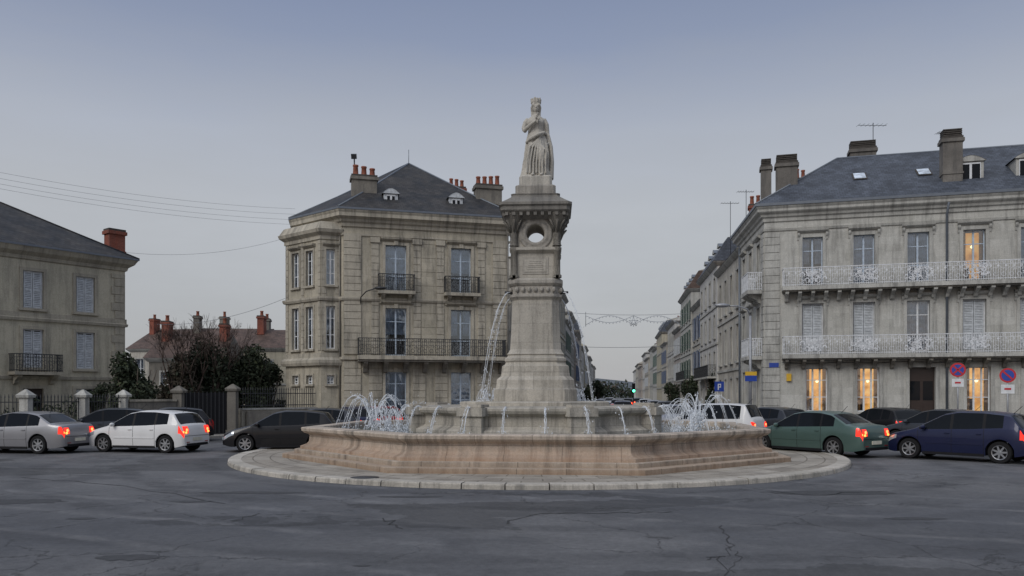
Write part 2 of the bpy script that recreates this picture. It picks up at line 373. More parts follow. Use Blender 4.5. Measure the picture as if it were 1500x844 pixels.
def fill(mb,M,o,depth=.22,fm=None,mull=1,trans=(.33,.72)):
    a,b,c,d,kind=o[:5]; fm=fm or MT['white']; w0=-depth; t=.055
    P=lambda u,v,w=0:M@Vector((u,v,w))
    Q=lambda a,b,c,d,w,m:mb.poly([P(a,c,w),P(b,c,w),P(b,d,w),P(a,d,w)],m)
    back=w0-.78
    Q(a,b,c,d,back,MT['lit'] if kind=='lit' else MT['lito'] if kind=='lito' else MT['room'])
    if kind=='door':
        mb.box(M,a,b,c,d,w0-.04,w0,MT['door'])
        for k in (0,1):
            x0=a+(b-a)*(.06+.5*k); x1=x0+(b-a)*.38
            mb.box(M,x0,x1,c+.25,c+(d-c)*.42,w0,w0+.03,MT['door']); mb.box(M,x0,x1,c+(d-c)*.48,c+(d-c)*.78,w0,w0+.03,MT['cglass'])
        return
    mb.box(M,a,a+t,c,d,w0-.03,w0+.03,fm); mb.box(M,b-t,b,c,d,w0-.03,w0+.03,fm)
    mb.box(M,a+t,b-t,c,c+t,w0-.03,w0+.03,fm); mb.box(M,a+t,b-t,d-t,d,w0-.03,w0+.03,fm)
    if kind=='shut':
        mid=(a+b)/2
        for (x0,x1) in ((a+t+.01,mid-.012),(mid+.012,b-t-.01)):
            mb.box(M,x0,x0+.05,c+t,d-t,w0+.035,w0+.075,MT['shut']); mb.box(M,x1-.05,x1,c+t,d-t,w0+.035,w0+.075,MT['shut'])
            y=c+t
            while y<d-t-.05:
                mb.exu(M,x0+.05,x1-.05,[(y,w0+.07),(y+.015,w0+.07),(y+.075,w0+.035),(y+.06,w0+.035)],MT['shut']); y+=.085
            mb.box(M,x0+.05,x1-.05,c+(d-c)*.5-.04,c+(d-c)*.5+.04,w0+.04,w0+.078,MT['shut'])
        Q(a,b,c,d,w0+.01,MT['room'])
        return
    n=mull
    for k in range(1,n+1):
        x=a+(b-a)*k/(n+1); mb.box(M,x-.045,x+.045,c+t,d-t,w0-.03,w0+.034,fm)
    for tv in trans:
        y=c+(d-c)*tv; mb.box(M,a+t,b-t,y-.022,y+.022,w0-.024,w0+.024,fm)
    Q(a+t,b-t,c+t,d-t,w0,MT['glass'])
    if kind=='win':
        cm=MT['curt'] if random.random()<.8 else MT['curtd']
        ncp=14
        def cur(x0,x1,y0,y1,wb,m):
            pts=[(x0+(x1-x0)*i/ncp, wb+.03*math.sin(i*2.1)) for i in range(ncp+1)]
            for i in range(ncp):
                mb.poly([P(pts[i][0],y0,pts[i][1]),P(pts[i+1][0],y0,pts[i+1][1]),P(pts[i+1][0],y1,pts[i+1][1]),P(pts[i][0],y1,pts[i][1])],m)
        g=random.choice((0,.0,.12,.25)); mid=(a+b)/2; hw=(b-a)/2; y0=c+(d-c)*random.choice((0,0,0,.45))
        cur(a,mid-hw*g,y0,d,w0-.09,cm); cur(mid+hw*g,b,y0,d,w0-.09,cm)
    if kind in('lit','lito'):
        for s in (0,1):
            x0=a if s==0 else b-.2*(b-a); Q(x0,x0+.2*(b-a),c,d,w0-.15,MT['curtw'])
        mb.box(M,a+.1,a+.45,c,c+.7,back+.05,back+.3,MT['door'])
        mb.ell(M@Vector(((a+b)/2+.1,c+(d-c)*.7,back+.25)),(.09,.09,.09),MT['lamp'],8,5)
def surround(mb,M,o,mat,t=.16,p=.06,hood=True,sill=True,key=False):
    a,b,c,d=o[:4]
    mb.box(M,a-t,a,c,d,-.05,p,mat); mb.box(M,b,b+t,c,d,-.05,p,mat); mb.box(M,a-t,b+t,d,d+t,-.05,p+.003,mat)
    if hood:
        mb.exu(M,a-t-.1,b+t+.1,[(d+t+.08,-.05),(d+t+.08,p+.02),(d+t+.17,p+.16),(d+t+.24,p+.18),(d+t+.27,-.05)],mat)
    if sill: mb.box(M,a-t-.04,b+t+.04,c-.12,c-.003,-.05,p+.08,mat)
    if key: mb.box(M,(a+b)/2-.12,(a+b)/2+.12,d+.002,d+t+.07,-.05,p+.07,mat)
def ring_(mb,M,cu,cv,w,r,mat,t=.012,n=9,a0=0,a1=2*math.pi):
    P=lambda u,v:M@Vector((u,v,w))
    for i in range(n):
        x=a0+(a1-a0)*i/n; y=a0+(a1-a0)*(i+1)/n
        mb.poly([P(cu+(r-t)*math.cos(x),cv+(r-t)*math.sin(x)),P(cu+(r+t)*math.cos(x),cv+(r+t)*math.sin(x)),P(cu+(r+t)*math.cos(y),cv+(r+t)*math.sin(y)),P(cu+(r-t)*math.cos(y),cv+(r-t)*math.sin(y))],mat)
def rail(mb,M,u0,u1,v,h,w,mat,orn=1,ends=True,step=.12,bt=.011,meds=()):
    def run(M2,a,b,ww):
        mb.box(M2,a,b,v+h-.04,v+h,ww-.03,ww+.03,mat); mb.box(M2,a,b,v+.06,v+.09,ww-.012,ww+.012,mat)
        mb.box(M2,a,b,v+h*.78,v+h*.78+.02,ww-.01,ww+.01,mat)
        x=a+step*.5
        while x<b:
            mb.box(M2,x-bt,x+bt,v,v+h-.04,ww-bt,ww+bt,mat)
            x+=step
        if orn:
            k=max(1,int((b-a)/.34)); s=(b-a)/k
            for i in range(k):
                c=a+s*(i+.5)
                ring_(mb,M2,c,v+h*.28,ww+.014,s*.30,mat,bt); ring_(mb,M2,c-s*.22,v+h*.55,ww+.014,s*.2,mat,bt,7,0,4.5); ring_(mb,M2,c+s*.22,v+h*.55,ww+.014,s*.2,mat,bt,7,-1.4,3.1)
                ring_(mb,M2,c,v+h*.88,ww+.014,s*.17,mat,bt,7)
                if orn>1:
                    ring_(mb,M2,c+s*.3,v+h*.7,ww+.016,s*.12,mat,.018,6)
    run(M,u0,u1,w)
    rr=random.Random(3)
    for mc in meds:
        for k in range(34):
            x=rr.gauss(0,.32); 
            if abs(x)>.75: continue
            y=h*(.16+.62*rr.random())*(1-.15*abs(x)); a0=rr.random()*6
            ring_(mb,M,mc+x,v+y+.05,w+.02+rr.random()*.03,rr.uniform(.04,.12),mat,rr.uniform(.012,.03),7,a0,a0+4.6)
    if ends:
        for u in (u0,u1):
            U=M.col[0].xyz; N=M.col[2].xyz; o=M@Vector((u,0,0))
            M2=Matrix(((N.x,0,U.x,o.x),(N.y,0,U.y,o.y),(0,1,0,0),(0,0,0,1)))
            run(M2,.02,w-.03,0)
def bracket(mb,M,u,v,w,mat,hw=.1,h=.45):
    mb.exu(M,u-hw,u+hw,[(v,-.05),(v,w),(v-.1,w),(v-.16,w*.82),(v-h*.6,w*.4),(v-h*.9,w*.28),(v-h,w*.12),(v-h,-.05)],mat)
def rustic(mb,M,u0,u1,v0,v1,mat,h=.42,p=.05,alt=0,side=0):
    v=v0;k=0
    while v<v1-.05:
        vv=min(v+h-.03,v1); e=alt if k%2 else 0
        mb.box(M,u0-(e if side in(0,-1) else 0),u1+(e if side in(0,1) else 0),v,vv,-.05,p,mat); v+=h;k+=1
def chimney(asm,x,y,z0,z1,wx,wy,ang,pots=3,mat=None,potm=None,ph=.55,key='chimney'):
    mb=asm[key]; mat=mat or MT['cdark']; M=Matrix.Translation((x,y,0))@Matrix.Rotation(ang,4,'Z')
    mb.box(M,-wx/2,wx/2,-wy/2,wy/2,z0,z1-.3,mat)
    mb.box(M,-wx/2-.08,wx/2+.08,-wy/2-.08,wy/2+.08,z1-.3,z1-.12,mat); mb.box(M,-wx/2-.03,wx/2+.03,-wy/2-.03,wy/2+.03,z1-.12,z1,MT['soot'])
    mb.box(M,-wx/2-.04,wx/2+.04,-wy/2-.04,wy/2+.04,z0+(z1-z0)*.35,z0+(z1-z0)*.35+.1,mat)
    for i in range(pots):
        px=-wx/2+wx*(i+.5)/pots; r=min(wx/pots*.36,.17); c=M@Vector((px,0,z1))
        hh=ph*random.uniform(.85,1.15)
        mb.lathe(c,[(r*1.1,-.02),(r,.05),(r*.82,hh-.1),(r,hh-.08),(r,hh)],potm or MT['pot'],10,cap1=True)
# ------------------------------------------------------------------ ground, road, pavement
mb=MB(); mb.poly([(-1500,-300,0),(1500,-300,0),(1500,2500,0),(-1500,2500,0)],MT['asph']); mb.obj('road')
def sidewalk(poly,name='pavement',h=.12):
    mb=MB(); inner=offp(poly,-.25)
    mb.loft([[(x,y,0) for x,y in poly],[(x,y,h-.02) for x,y in poly],[(x,y,h) for x,y in offp(poly,-.02)],[(x,y,h) for x,y in inner]],MT['kerb'])
    mb.poly([(x,y,h-.003) for x,y in inner],MT['pave']); mb.obj(name)
# ------------------------------------------------------------------ CENTRE HOUSE
cp=[(-9.5,45),(-.2,47.5),(-3.6,60),(-14.6,56.6),(-12.7,47.7)]
A=Asm('corner_town_house',(-8,50,0))
mb=A['walls']; wn=A['windows']; TR=MT['cplain']
H0=11.7
M,L=FR(cp[0],cp[1])
wc=(2.95,6.75)
ops=[]
for c in wc:
    ops+= [(c-.6,c+.6,4.25,6.95,'win'),(c-.6,c+.6,7.95,10.55,'win'),(c-.6,c+.6,.9,3.3,'win')]
wall(mb,M,0,L,0,H0,ops,MT['cstone'])
for o in ops:
    fill(wn,M,o,fm=MT['sframe']); surround(A['trim'],M,o,TR,hood=(o[2]>4),sill=(o[2]<4),key=True)
tr=A['trim']
for (a,b_) in ((.0,1.0),(L-1.0,L)):
    rustic(tr,M,a+.02,b_-.02,4.3,11.0,TR,.40,.07)
for a in (1.55,3.95,5.3,7.75):
    rustic(tr,M,a,a+.42,4.3,10.9,TR,.40,.05)
    tr.box(M,a-.06,a+.48,10.65,10.95,-.05,.13,TR)
rustic(tr,M,4.42,5.25,4.3,10.9,MT['cstone'],.8,.02)
for a in (0.02,1.4,3.9,5.2,7.7,L-1.0): rustic(tr,M,a,a+.75 if a>1 else a+.95,.15,3.9,TR,.42,.05)
for c in wc:
    tr.box(M,c-1.05,c+1.05,7.72,7.9,-.05,.62,TR); rail(A['railings'],M,c-1.0,c+1.0,7.9,.95,.56,MT['iron'],1)
    bracket(tr,M,c-.75,7.72,.5,TR); bracket(tr,M,c+.75,7.72,.5,TR)
    tr.box(M,c-.95,c+.95,7.2,7.3,-.05,.09,TR)
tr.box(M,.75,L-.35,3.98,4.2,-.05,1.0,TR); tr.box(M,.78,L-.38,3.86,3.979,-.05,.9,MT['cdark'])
rail(A['railings'],M,.8,L-.4,4.2,.98,.93,MT['iron'],1)
for u in np.arange(1.2,L-.4,1.13): bracket(tr,M,u,3.86,.8,MT['cdark'],.12,.62)
M5,L5=FR(cp[4],cp[0])
wall(mb,M5,0,L5,0,H0,[],MT['cstone'])
for i in (1,2,3):
    Mi,Li=FR(cp[i],cp[i+1]); oo=[]
    for z0,z1 in ((1,3.2),(4.6,6.9),(8,10.3)):
        for u in np.arange(1.8,Li-1.2,2.8): oo.append((u-.5,u+.5,z0,z1,'win'))
    wall(mb,Mi,0,Li,0,H0,oo,MT['cstone'])
    for o in oo: fill(wn,Mi,o,fm=MT['sframe']); surround(tr,Mi,o,TR,hood=False)
def lp(M,u,w): p=M@Vector((u,0,w)); return (p.x,p.y)
bay=[lp(M5,-.3,-.45),lp(M5,-.05,.9),lp(M5,3.35,.9),lp(M5,3.86,-.02),lp(M5,3.8,-.6)]
HB=11.1
for i in range(4):
    Mi,Li=FR(bay[i],bay[i+1])
    if i==1: oo=[(u-.34,u+.34,z0,z1,'win') for u in (1.0,2.35) for z0,z1 in ((4.6,7.0),(8.2,10.2))]+[(u-.3,u+.3,2.6,3.1,'win') for u in (1.0,2.35)]
    elif i==2: oo=[(Li*.5-.25,Li*.5+.25,z0,z1,'win') for z0,z1 in ((4.6,7.0),(8.2,10.2))]+[(Li*.5-.2,Li*.5+.2,2.6,3.1,'win')]
    else: oo=[]
    wall(mb,Mi,0,Li,0,HB,oo,MT['cstone'],.16)
    for o in oo:
        fill(wn,Mi,o,.16,MT['white']); surround(tr,Mi,o,TR,.1,.05,hood=(o[2]>8),sill=True)
    if i in (1,2):
        for a in (0.02,Li-.27): rustic(tr,Mi,a,a+.25,4.5,10.7,TR,.4,.04)
        if i==1: rustic(tr,Mi,1.53,1.81,4.5,10.7,TR,.4,.04)
tr.loft(rings(bay,[(-.1,3.65),(.18,3.65),(.24,3.8),(.24,3.95),(.06,4.1),(.06,4.35),(-.1,4.35)]),TR)
tr.loft(rings(bay,[(-.1,7.3),(.1,7.3),(.16,7.42),(.16,7.52),(-.1,7.56)]),TR)
tr.loft(rings(bay,[(-.1,10.75),(.08,10.75),(.08,10.95),(.3,11.12),(.36,11.3),(.30,11.34),(.1,11.7),(.02,11.75)]),TR,cap1=True)
tr.loft(rings(cp,[(-.1,7.32),(.10,7.32),(.15,7.42),(.15,7.52),(-.1,7.56)]),TR)
tr.loft(rings(cp,[(-.1,3.98),(.14,3.98),(.14,4.12),(-.1,4.16)]),TR)
tr.loft(rings(cp,[(-.1,11.0),(.07,11.0),(.07,11.12),(-.1,11.13)]),TR)
tr.loft(rings(cp,[(0,11.45),(.10,11.5),(.12,11.68),(.24,11.76),(.28,11.88),(.46,11.98),(.52,12.0),(.52,12.2),(.58,12.3),(.58,12.36)]),TR)
rf=A['roof']; ap=(-6.75,52.2,17.1)
ev=offp(cp,.62)
rf.loft([[(x,y,12.36) for x,y in ev],[(x,y,12.47) for x,y in ev]],MT['zinc'],cap0=True)
mid=[( (x*.62+ap[0]*.38),(y*.62+ap[1]*.38),14.15) for x,y in ev]
low=[(x,y,12.471) for x,y in offp(cp,.6)]
for i in range(5):
    j=(i+1)%5
    rf.poly([low[i],low[j],mid[j],mid[i]],MT['slate2']); rf.poly([mid[i],mid[j],ap],MT['slate2'])
    rf.tube([low[i],mid[i],ap],.055,MT['zinc'],6)
rf.tube([ap,(ap[0],ap[1],18.0)],.02,MT['zinc'],6)
def dormer(asm,M,u,w,z0,wd,h,matw,arch=True,depth=1.6):
    mb=asm['dormer']
    mb.box(M,u-wd/2,u+wd/2,z0,z0+h,w-depth,w,matw)
    mb.box(M,u-wd/2+.14,u+wd/2-.14,z0+.1,z0+h-.08,w+.002,w+.03,MT['white'])
    for s in (-1,1):
        x=u+s*(wd/4-.06); hw=wd/4-.12
        mb.box(M,x-hw,x+hw,z0+.2,z0+h-.16,w+.03,w+.04,MT['cglass'])
    n=8; pr=[(u-wd/2-.1+ (wd+.2)*i/n, z0+h+ (math.sin(math.pi*i/n)*.3 if arch else (.35-abs(i-n/2)/(n/2)*.35))) for i in range(n+1)]
    for i in range(n):
        a,b=pr[i],pr[i+1]
        q=[M@Vector((a[0],a[1],w+.12)),M@Vector((b[0],b[1],w+.12)),M@Vector((b[0],b[1],w-depth)),M@Vector((a[0],a[1],w-depth))]
        mb.poly(q,MT['zinc'])
        mb.poly([M@Vector((a[0],z0+h-.02,w+.1)),M@Vector((b[0],z0+h-.02,w+.1)),M@Vector((b[0],b[1],w+.1)),M@Vector((a[0],a[1],w+.1))],matw)
dormer(A,M,2.75,-.75,12.75,.8,.95,MT['shut']); dormer(A,M,6.6,-.75,12.75,.8,.95,MT['shut'])
ang=math.atan2(M.col[0].y,M.col[0].x)
chimney(A,-8.75,47.2,12.6,14.9,1.45,.85,ang,3,MT['cdark'])
chimney(A,-1.5,49.3,13.0,14.9,1.6,.85,ang,4,MT['cdark'])
chimney(A,-3.75,54.0,14.0,16.0,1.1,.7,ang,3,MT['brick'])
fl=A['floodlight']; fl.tube([(-9.3,47.2,14.8),(-9.3,47.1,15.9)],.04,MT['iron'],6); fl.box(Matrix.Translation((-9.3,47,16.0))@Matrix.Rotation(.4,4,'X'),-.15,.15,-.1,.1,-.12,.16,MT['iron'])
A['downpipe'].tube([M@Vector((L-.1,11.6,.12)),M@Vector((L-.1,.2,.12))],.055,MT['cdark'],6)
A['downpipe'].tube([M5@Vector((3.95,11.6,.08)),M5@Vector((3.95,.2,.08))],.05,MT['cdark'],6)
A.done()
A=Asm('wall_street_lamp',tuple(M@Vector((.9,7.4,0))))
A['arm'].tube([M@Vector((.95,7.1,0)),M@Vector((.95,7.5,.35)),M@Vector((1.2,7.75,.9)),M@Vector((1.6,7.85,1.4))],.035,MT['iron'],6)
A['head'].ell(M@Vector((1.9,7.85,1.7)),(.34,.24,.10),MT['iron'],10,6); A.done()
sidewalk(offp(cp,2.3))
# ------------------------------------------------------------------ RIGHT BUILDING
Q1=(13.9,44.0); uu=Vector((.9654,-.2607)); bn=Vector((.2607,.9654))
LR=22.5
Q2=(Q1[0]+uu.x*LR,Q1[1]+uu.y*LR); Q3=(Q2[0]+bn.x*10,Q2[1]+bn.y*10); Q4=(14.92,52.2)
rp=[Q1,Q2,Q3,Q4]
A=Asm('apartment_building',(20,46,0)); mb=A['walls']; wn=A['windows']; tr=A['trim']; TR=MT['rplain']
M,L=FR(Q1,Q2)
H0=11.6
cols=[2.5,5.08,7.72,10.36,13.0,15.6,18.25,20.8]; ops=[]
for i,c in enumerate(cols):
    ops.append((c-.52,c+.52,7.98,10.55,'lito' if i==3 else 'win'))
    ops.append((c-.55,c+.55,4.32,6.95,'win' if i==2 else 'shut'))
    g=c+.2
    if i==2: ops.append((g-.62,g+.62,.13,3.45,'door'))
    else: ops.append((g-.55,g+.55,1.1,3.45,'lit' if i in (0,1,3) else 'win'))
wall(mb,M,0,L,0,H0,ops,MT['rstone'])
for o in ops:
    fill(wn,M,o,fm=MT['sframe'] if o[2]>7 else MT['white'],mull=2 if (o[4]=='lit' ) else 1)
    surround(tr,M,o,TR,.17,.05,hood=o[2]>4,sill=o[2]<4 and o[4]!='door')
    if o[2]>4:
        for u in (o[0]-.2,o[1]+.2): bracket(tr,M,u,o[3]+.24,.16,TR,.06,.4)
rustic(tr,M,.03,.8,.15,10.9,TR,.42,.06,.0)
for (z,pp) in ((4.15,.85),(7.82,.85)):
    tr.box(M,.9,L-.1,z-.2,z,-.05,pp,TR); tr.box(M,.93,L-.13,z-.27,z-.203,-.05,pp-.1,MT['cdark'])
    rail(A['railings'],M,.95,L-.15,z,1.0,pp-.06,MT['ironw'],2,step=.11,bt=.009,meds=cols)
    for u in np.arange(1.15,L-.2,.66 if z>7 else .88): bracket(tr,M,u,z-.27,pp-.12,MT['cdark'] if z<7 else TR,.09,.5)
Ms,Ls=FR(Q4,Q1); oo=[]
for c in (1.6,4.0,6.6):
    for z0,z1,k in ((4.32,6.95,'shut'),(7.98,10.55,'win'),(1.1,3.4,'win')): oo.append((c-.5,c+.5,z0,z1,k))
wall(mb,Ms,0,Ls,0,H0,oo,MT['rstone'])
for o in oo: fill(wn,Ms,o); surround(tr,Ms,o,TR,.17,.05,hood=o[2]>4)
rustic(tr,Ms,Ls-.8,Ls-.03,.15,10.9,TR,.42,.06)
for z in (4.15,7.82):
    tr.box(Ms,5.5,Ls-.35,z-.2,z,-.05,.85,TR); rail(A['railings'],Ms,5.55,Ls-.4,z,1.0,.8,MT['ironw'],2,step=.11,bt=.012)
    for u in (5.8,6.7,7.4): bracket(tr,Ms,u,z-.2,.7,TR,.09,.5)
for i in (1,2):
    Mi,Li=FR(rp[i],rp[(i+1)%4]); wall(mb,Mi,0,Li,0,H0,[],MT['rstone'])
tr.loft(rings(rp,[(-.1,10.98),(.06,10.98),(.1,11.1),(-.1,11.13)]),TR)
tr.loft(rings(rp,[(0,11.45),(.08,11.5),(.10,11.68),(.2,11.74),(.24,11.86),(.38,11.95),(.42,12.0),(.42,12.12),(.5,12.22),(.5,12.28)]),TR)
rf=A['roof']
rf.loft([[(x,y,12.28) for x,y in offp(rp,.56)],[(x,y,12.42) for x,y in offp(rp,.56)]],MT['zinc'],cap0=True)
e=[(x,y,12.421) for x,y in offp(rp,.54)]
r0=(19.4,47.7,16.1); q=M@Vector((LR-4.5,0,-5)); r1=(q.x,q.y,16.1)
rf.poly([e[0],e[1],r1,r0],MT['slate']); rf.poly([e[1],e[2],r1],MT['slate']); rf.poly([e[2],e[3],r0,r1],MT['slate']); rf.poly([e[3],e[0],r0],MT['slate'])
rf.tube([e[0],r0,r1,e[1]],.06,MT['zinc'],6); rf.tube([e[3],r0],.06,MT['zinc'],6)
ang=math.atan2(M.col[0].y,M.col[0].x)
CM=stone('chimney_render',(.22,.205,.185),(.13,.12,.11),None,.85)
def mcap(x,y,z1,wx,wy,a):
    Mx=Matrix.Translation((x,y,0))@Matrix.Rotation(a,4,'Z'); b=A['chimney']
    for k in range(4): b.box(Mx,-wx/2+.02,wx/2-.02,-wy/2+.02,wy/2-.02,z1+.03+k*.1,z1+.09+k*.1,MT['soot'])
def ch2(px,d,ytop,zb,w,wy=.7):
    x=WX(px,d); z=WZ(ytop,d)-.45; chimney(A,x,d,zb,z,w,wy,ang,0,CM); mcap(x,d,z,w,wy,ang)
ch2(1152,45.6,227,12.3,1.15); ch2(1122,50,233,12.3,.62,.62); ch2(1263,48.5,207,14.6,1.45,.8); ch2(1393,42.6,190,12.6,.95,.75)
chimney(A,WX(1172,50.5),50.5,13,WZ(262,50.5),.7,.6,ang,2,MT['brick']); chimney(A,WX(1106,54),54,11,WZ(300,54),.8,.6,ang,2,MT['brick'])
for u in (10.45,13.2,18.2): dormer(A,M,u,-1.0,12.75,1.25,1.6,MT['rplain'],True,3.0)
def onroof(u,w):
    t=(-w+.54)/5.54; return 12.42+t*(16.1-12.42)
for (px,py) in ((1252,268),(1350,258)):
    u_=(44*((px-750)/F)-13.9)/(.965+.261*(px-750)/F)+ .55; w_=-2.1
    P=[M@Vector((u_+sx,onroof(u_,w_+sw)+.09,w_+sw)) for sx,sw in ((-.3,.35),(.3,.35),(.3,-.35),(-.3,-.35))]
    rf.poly(P,MT['curt']); P2=[M@Vector((u_+sx,onroof(u_,w_+sw)+.06,w_+sw)) for sx,sw in ((-.37,.42),(.37,.42),(.37,-.42),(-.37,-.42))]; rf.poly(P2,MT['soot'])
A['downpipe'].tube([M@Vector((9.05,11.9,.55)),M@Vector((9.05,11.4,.13)),M@Vector((9.05,.15,.13))],.06,MT['zinc'],8)
A['downpipe'].tube([Ms@Vector((.3,11.7,.1)),Ms@Vector((.3,.15,.1))],.06,MT['zinc'],8)
A['street_name_plate'].box(M,.25,.75,3.5,3.75,.062,.085,MT['signblue'])
A['mailbox'].box(M,1.15,1.4,2.75,3.15,.0,.16,MT['yellow'])
A['cable'].tube([M@Vector((x,3.72+.03*math.sin(x*2),.1)) for x in np.arange(.9,L,.7)],.015,MT['iron'],4)
A.done()
def antenna(x,y,z0,z1,s=.9):
    A=Asm('tv_antenna',(x,y,z0)); A['mast'].tube([(x,y,z0),(x,y,z1)],.022,MT['iron'],5)
    A['boom'].tube([(x-s,y,z1-.15),(x+s,y+.2,z1-.1)],.015,MT['iron'],4)
    for k in range(7): A['boom'].tube([(x-s+k*.3*s,y-.3,z1-.15),(x-s+k*.3*s,y+.3,z1-.13)],.01,MT['iron'],4)
    A.done()
antenna(WX(1279,48.5),48.5,16.0,WZ(180,48.5)); antenna(WX(1386,42.6),42.9,15,WZ(188,42.6),.3)
antenna(WX(1070,60),60,12.5,WZ(295,60),.7); antenna(WX(1093,56),56,12.5,WZ(278,56),.6)
sidewalk(offp(rp,2.6))
# ------------------------------------------------------------------ LEFT HOUSE
l0=(-28.8,30.6); l2=(-20.35,42.0); lb=Vector((-.8,.6))
lpoly=[l0,l2,(l2[0]+lb.x*10,l2[1]+lb.y*10),(l0[0]+lb.x*10,l0[1]+lb.y*10)]
A=Asm('ochre_town_house',(-26,38,0)); mb=A['walls']; wn=A['windows']; tr=A['trim']; TR=MT['lplain']
M,L=FR(l0,l2); ops=[]
for i,c in enumerate((2.05,4.55,7.05,9.7,12.15)):
    ops.append((c-.46,c+.46,6.15,7.95,'shut')); ops.append((c-.46,c+.46,3.3,5.15,'shut')); ops.append((c-.46,c+.46,.6,2.3,'door' if i==3 else 'win'))
wall(mb,M,0,L,0,8.6,ops,MT['lstone'],.12)
for o in ops: fill(wn,M,o,.12); surround(tr,M,o,TR,.15,.05,hood=False)
for i in (1,2,3):
    Mi,Li=FR(lpoly[i],lpoly[(i+1)%4]); wall(mb,Mi,0,Li,0,8.6,[],MT['lstone'])
rustic(tr,M,L-.55,L-.02,.1,8.3,TR,.42,.05,.18,-1)
tr.loft(rings(lpoly,[(-.1,5.55),(.09,5.55),(.12,5.68),(.06,5.72),(.06,5.95),(-.1,5.98)]),TR)
tr.loft(rings(lpoly,[(-.1,2.75),(.09,2.75),(.12,2.9),(-.1,2.94)]),TR)
tr.loft(rings(lpoly,[(0,8.45),(.08,8.5),(.12,8.65),(.35,8.82),(.42,8.95),(.48,9.05)]),TR)
c=9.7; tr.box(M,c-1.1,c+1.1,2.95,3.1,-.05,.75,TR); rail(A['railings'],M,c-1.05,c+1.05,3.1,.85,.7,MT['iron'],1); bracket(tr,M,c-.8,2.95,.6,TR); bracket(tr,M,c+.8,2.95,.6,TR)
rf=A['roof']; e=[(x,y,9.14) for x,y in offp(lpoly,.5)]
rf.loft([[(x,y,9.05) for x,y in offp(lpoly,.52)],[(x,y,9.139) for x,y in offp(lpoly,.52)]],MT['zinc'],cap0=True)
ra=(-26.75,41.8,12.05); q=M@Vector((4,0,-5)); rb=(q.x,q.y,12.05)
for a_ in ([e[0],e[1],ra,rb],[e[1],e[2],ra],[e[2],e[3],rb,ra],[e[3],e[0],rb]): rf.poly(a_,MT['slate2'])
rf.tube([e[1],ra,rb],.06,MT['slate2'],6)
chimney(A,WX(164,43),43.3,9.0,10.95,.85,.6,.9,0,MT['brick'])
A['downpipe'].tube([M@Vector((6.0,8.9,.3)),M@Vector((6,8.4,.1)),M@Vector((6,.1,.1))],.05,MT['zinc'],6)
A.done()
# ------------------------------------------------------------------ street rows
def townhouse(A_,B_,H,floors,wm,roofm,rh=2.6,depth=9,nch=2,shutc=None,name='town_house',sp=2.5,bal=False,mans=False,detail=True):
    M,L=FR(A_,B_); U=M.col[0].xyz; N=M.col[2].xyz
    C=(B_[0]-N.x*depth,B_[1]-N.y*depth); D=(A_[0]-N.x*depth,A_[1]-N.y*depth); poly=[A_,B_,C,D]
    As=Asm(name,((A_[0]+C[0])/2,(A_[1]+C[1])/2,0)); ops=[]
    fh=(H-.6)/floors; n=max(1,int(L/sp))
    for f in range(floors):
        for i in range(n):
            c=L*(i+.5)/n; z0=f*fh+(.9 if f==0 else .6); z1=f*fh+fh-.55
            ops.append((c-.5,c+.5,z0,z1,random.choice(('win','win','shut')) if f else 'win'))
    wall(As['walls'],M,0,L,0,H,ops,wm,.18)
    for o in ops:
        fill(As['windows'],M,o,.18,mull=1,trans=(.5,)) if detail else fill(As['windows'],M,(*o[:4],'win'),.18,trans=())
        if detail: surround(As['trim'],M,o,MT['rplain'],.13,.05,hood=False,sill=True)
        if shutc and o[2]>fh:
            for s in (-1,1):
                x=(o[0]-.52) if s<0 else o[1]+.02; As['shutters'].box(M,x,x+.5,o[2],o[3],.055,.09,shutc)
    for i in (1,2,3):
        Mi,Li=FR(poly[i],poly[(i+1)%4]); wall(As['walls'],Mi,0,Li,0,H,[],wm)
    for f in range(1,floors): As['trim'].loft(rings(poly,[(-.1,f*fh),(.08,f*fh),(.08,f*fh+.16),(-.1,f*fh+.17)]),MT['rplain'])
    As['trim'].loft(rings(poly,[(0,H-.35),(.1,H-.3),(.3,H-.1),(.35,H)]),MT['rplain'])
    if bal:
        z=fh+.45; As['trim'].box(M,.6,L-.6,z-.15,z,-.05,.7,MT['rplain']); rail(As['railings'],M,.65,L-.65,z,.95,.65,MT['iron'],1,step=.16)
    e=[Vector((x,y,H)) for x,y in offp(poly,.38)]
    rf=As['roof']
    P=lambda u,w,z:M@Vector((u,z,w))
    rf.poly([e[0]-Vector((0,0,-.002)),e[3],e[2],e[1]],MT['zinc'])
    if mans:
        a=[P(.0,-.8,H+1.9),P(L,-.8,H+1.9),P(L,-depth+.8,H+1.9),P(0,-depth+.8,H+1.9)]
        for i in range(4): j=(i+1)%4; rf.poly([e[i],e[j],a[j],a[i]],roofm)
        r=[P(0,-depth/2,H+rh+.6),P(L,-depth/2,H+rh+.6)]
        rf.poly([a[0],a[1],r[1],r[0]],roofm); rf.poly([a[2],a[3],r[0],r[1]],roofm); rf.poly([a[1],a[2],r[1]],wm); rf.poly([a[3],a[0],r[0]],wm)
        for i in range(n): dormer(As,M,L*(i+.5)/n,-.35,H+.25,1.0,1.1,MT['rplain'],False,1.5)
    else:
        r=[P(-.1,-depth/2,H+rh),P(L+.1,-depth/2,H+rh)]
        rf.poly([e[0],e[1],r[1],r[0]],roofm); rf.poly([e[2],e[3],r[0],r[1]],roofm); rf.poly([e[1],e[2],r[1]],wm); rf.poly([e[3],e[0],r[0]],wm)
    an=math.atan2(U.y,U.x)
    for k in range(nch):
        u=.5 if k==0 else L-.5; p=P(u,-depth*.42,0); chimney(As,p.x,p.y,H+.5,H+rh+.9+random.random()*.5,.6,1.2,an,1,random.choice((MT['brick'],MT['cdark'])))
    As.done(); return As
def rx(d): return 13.9+.122*(d-44)
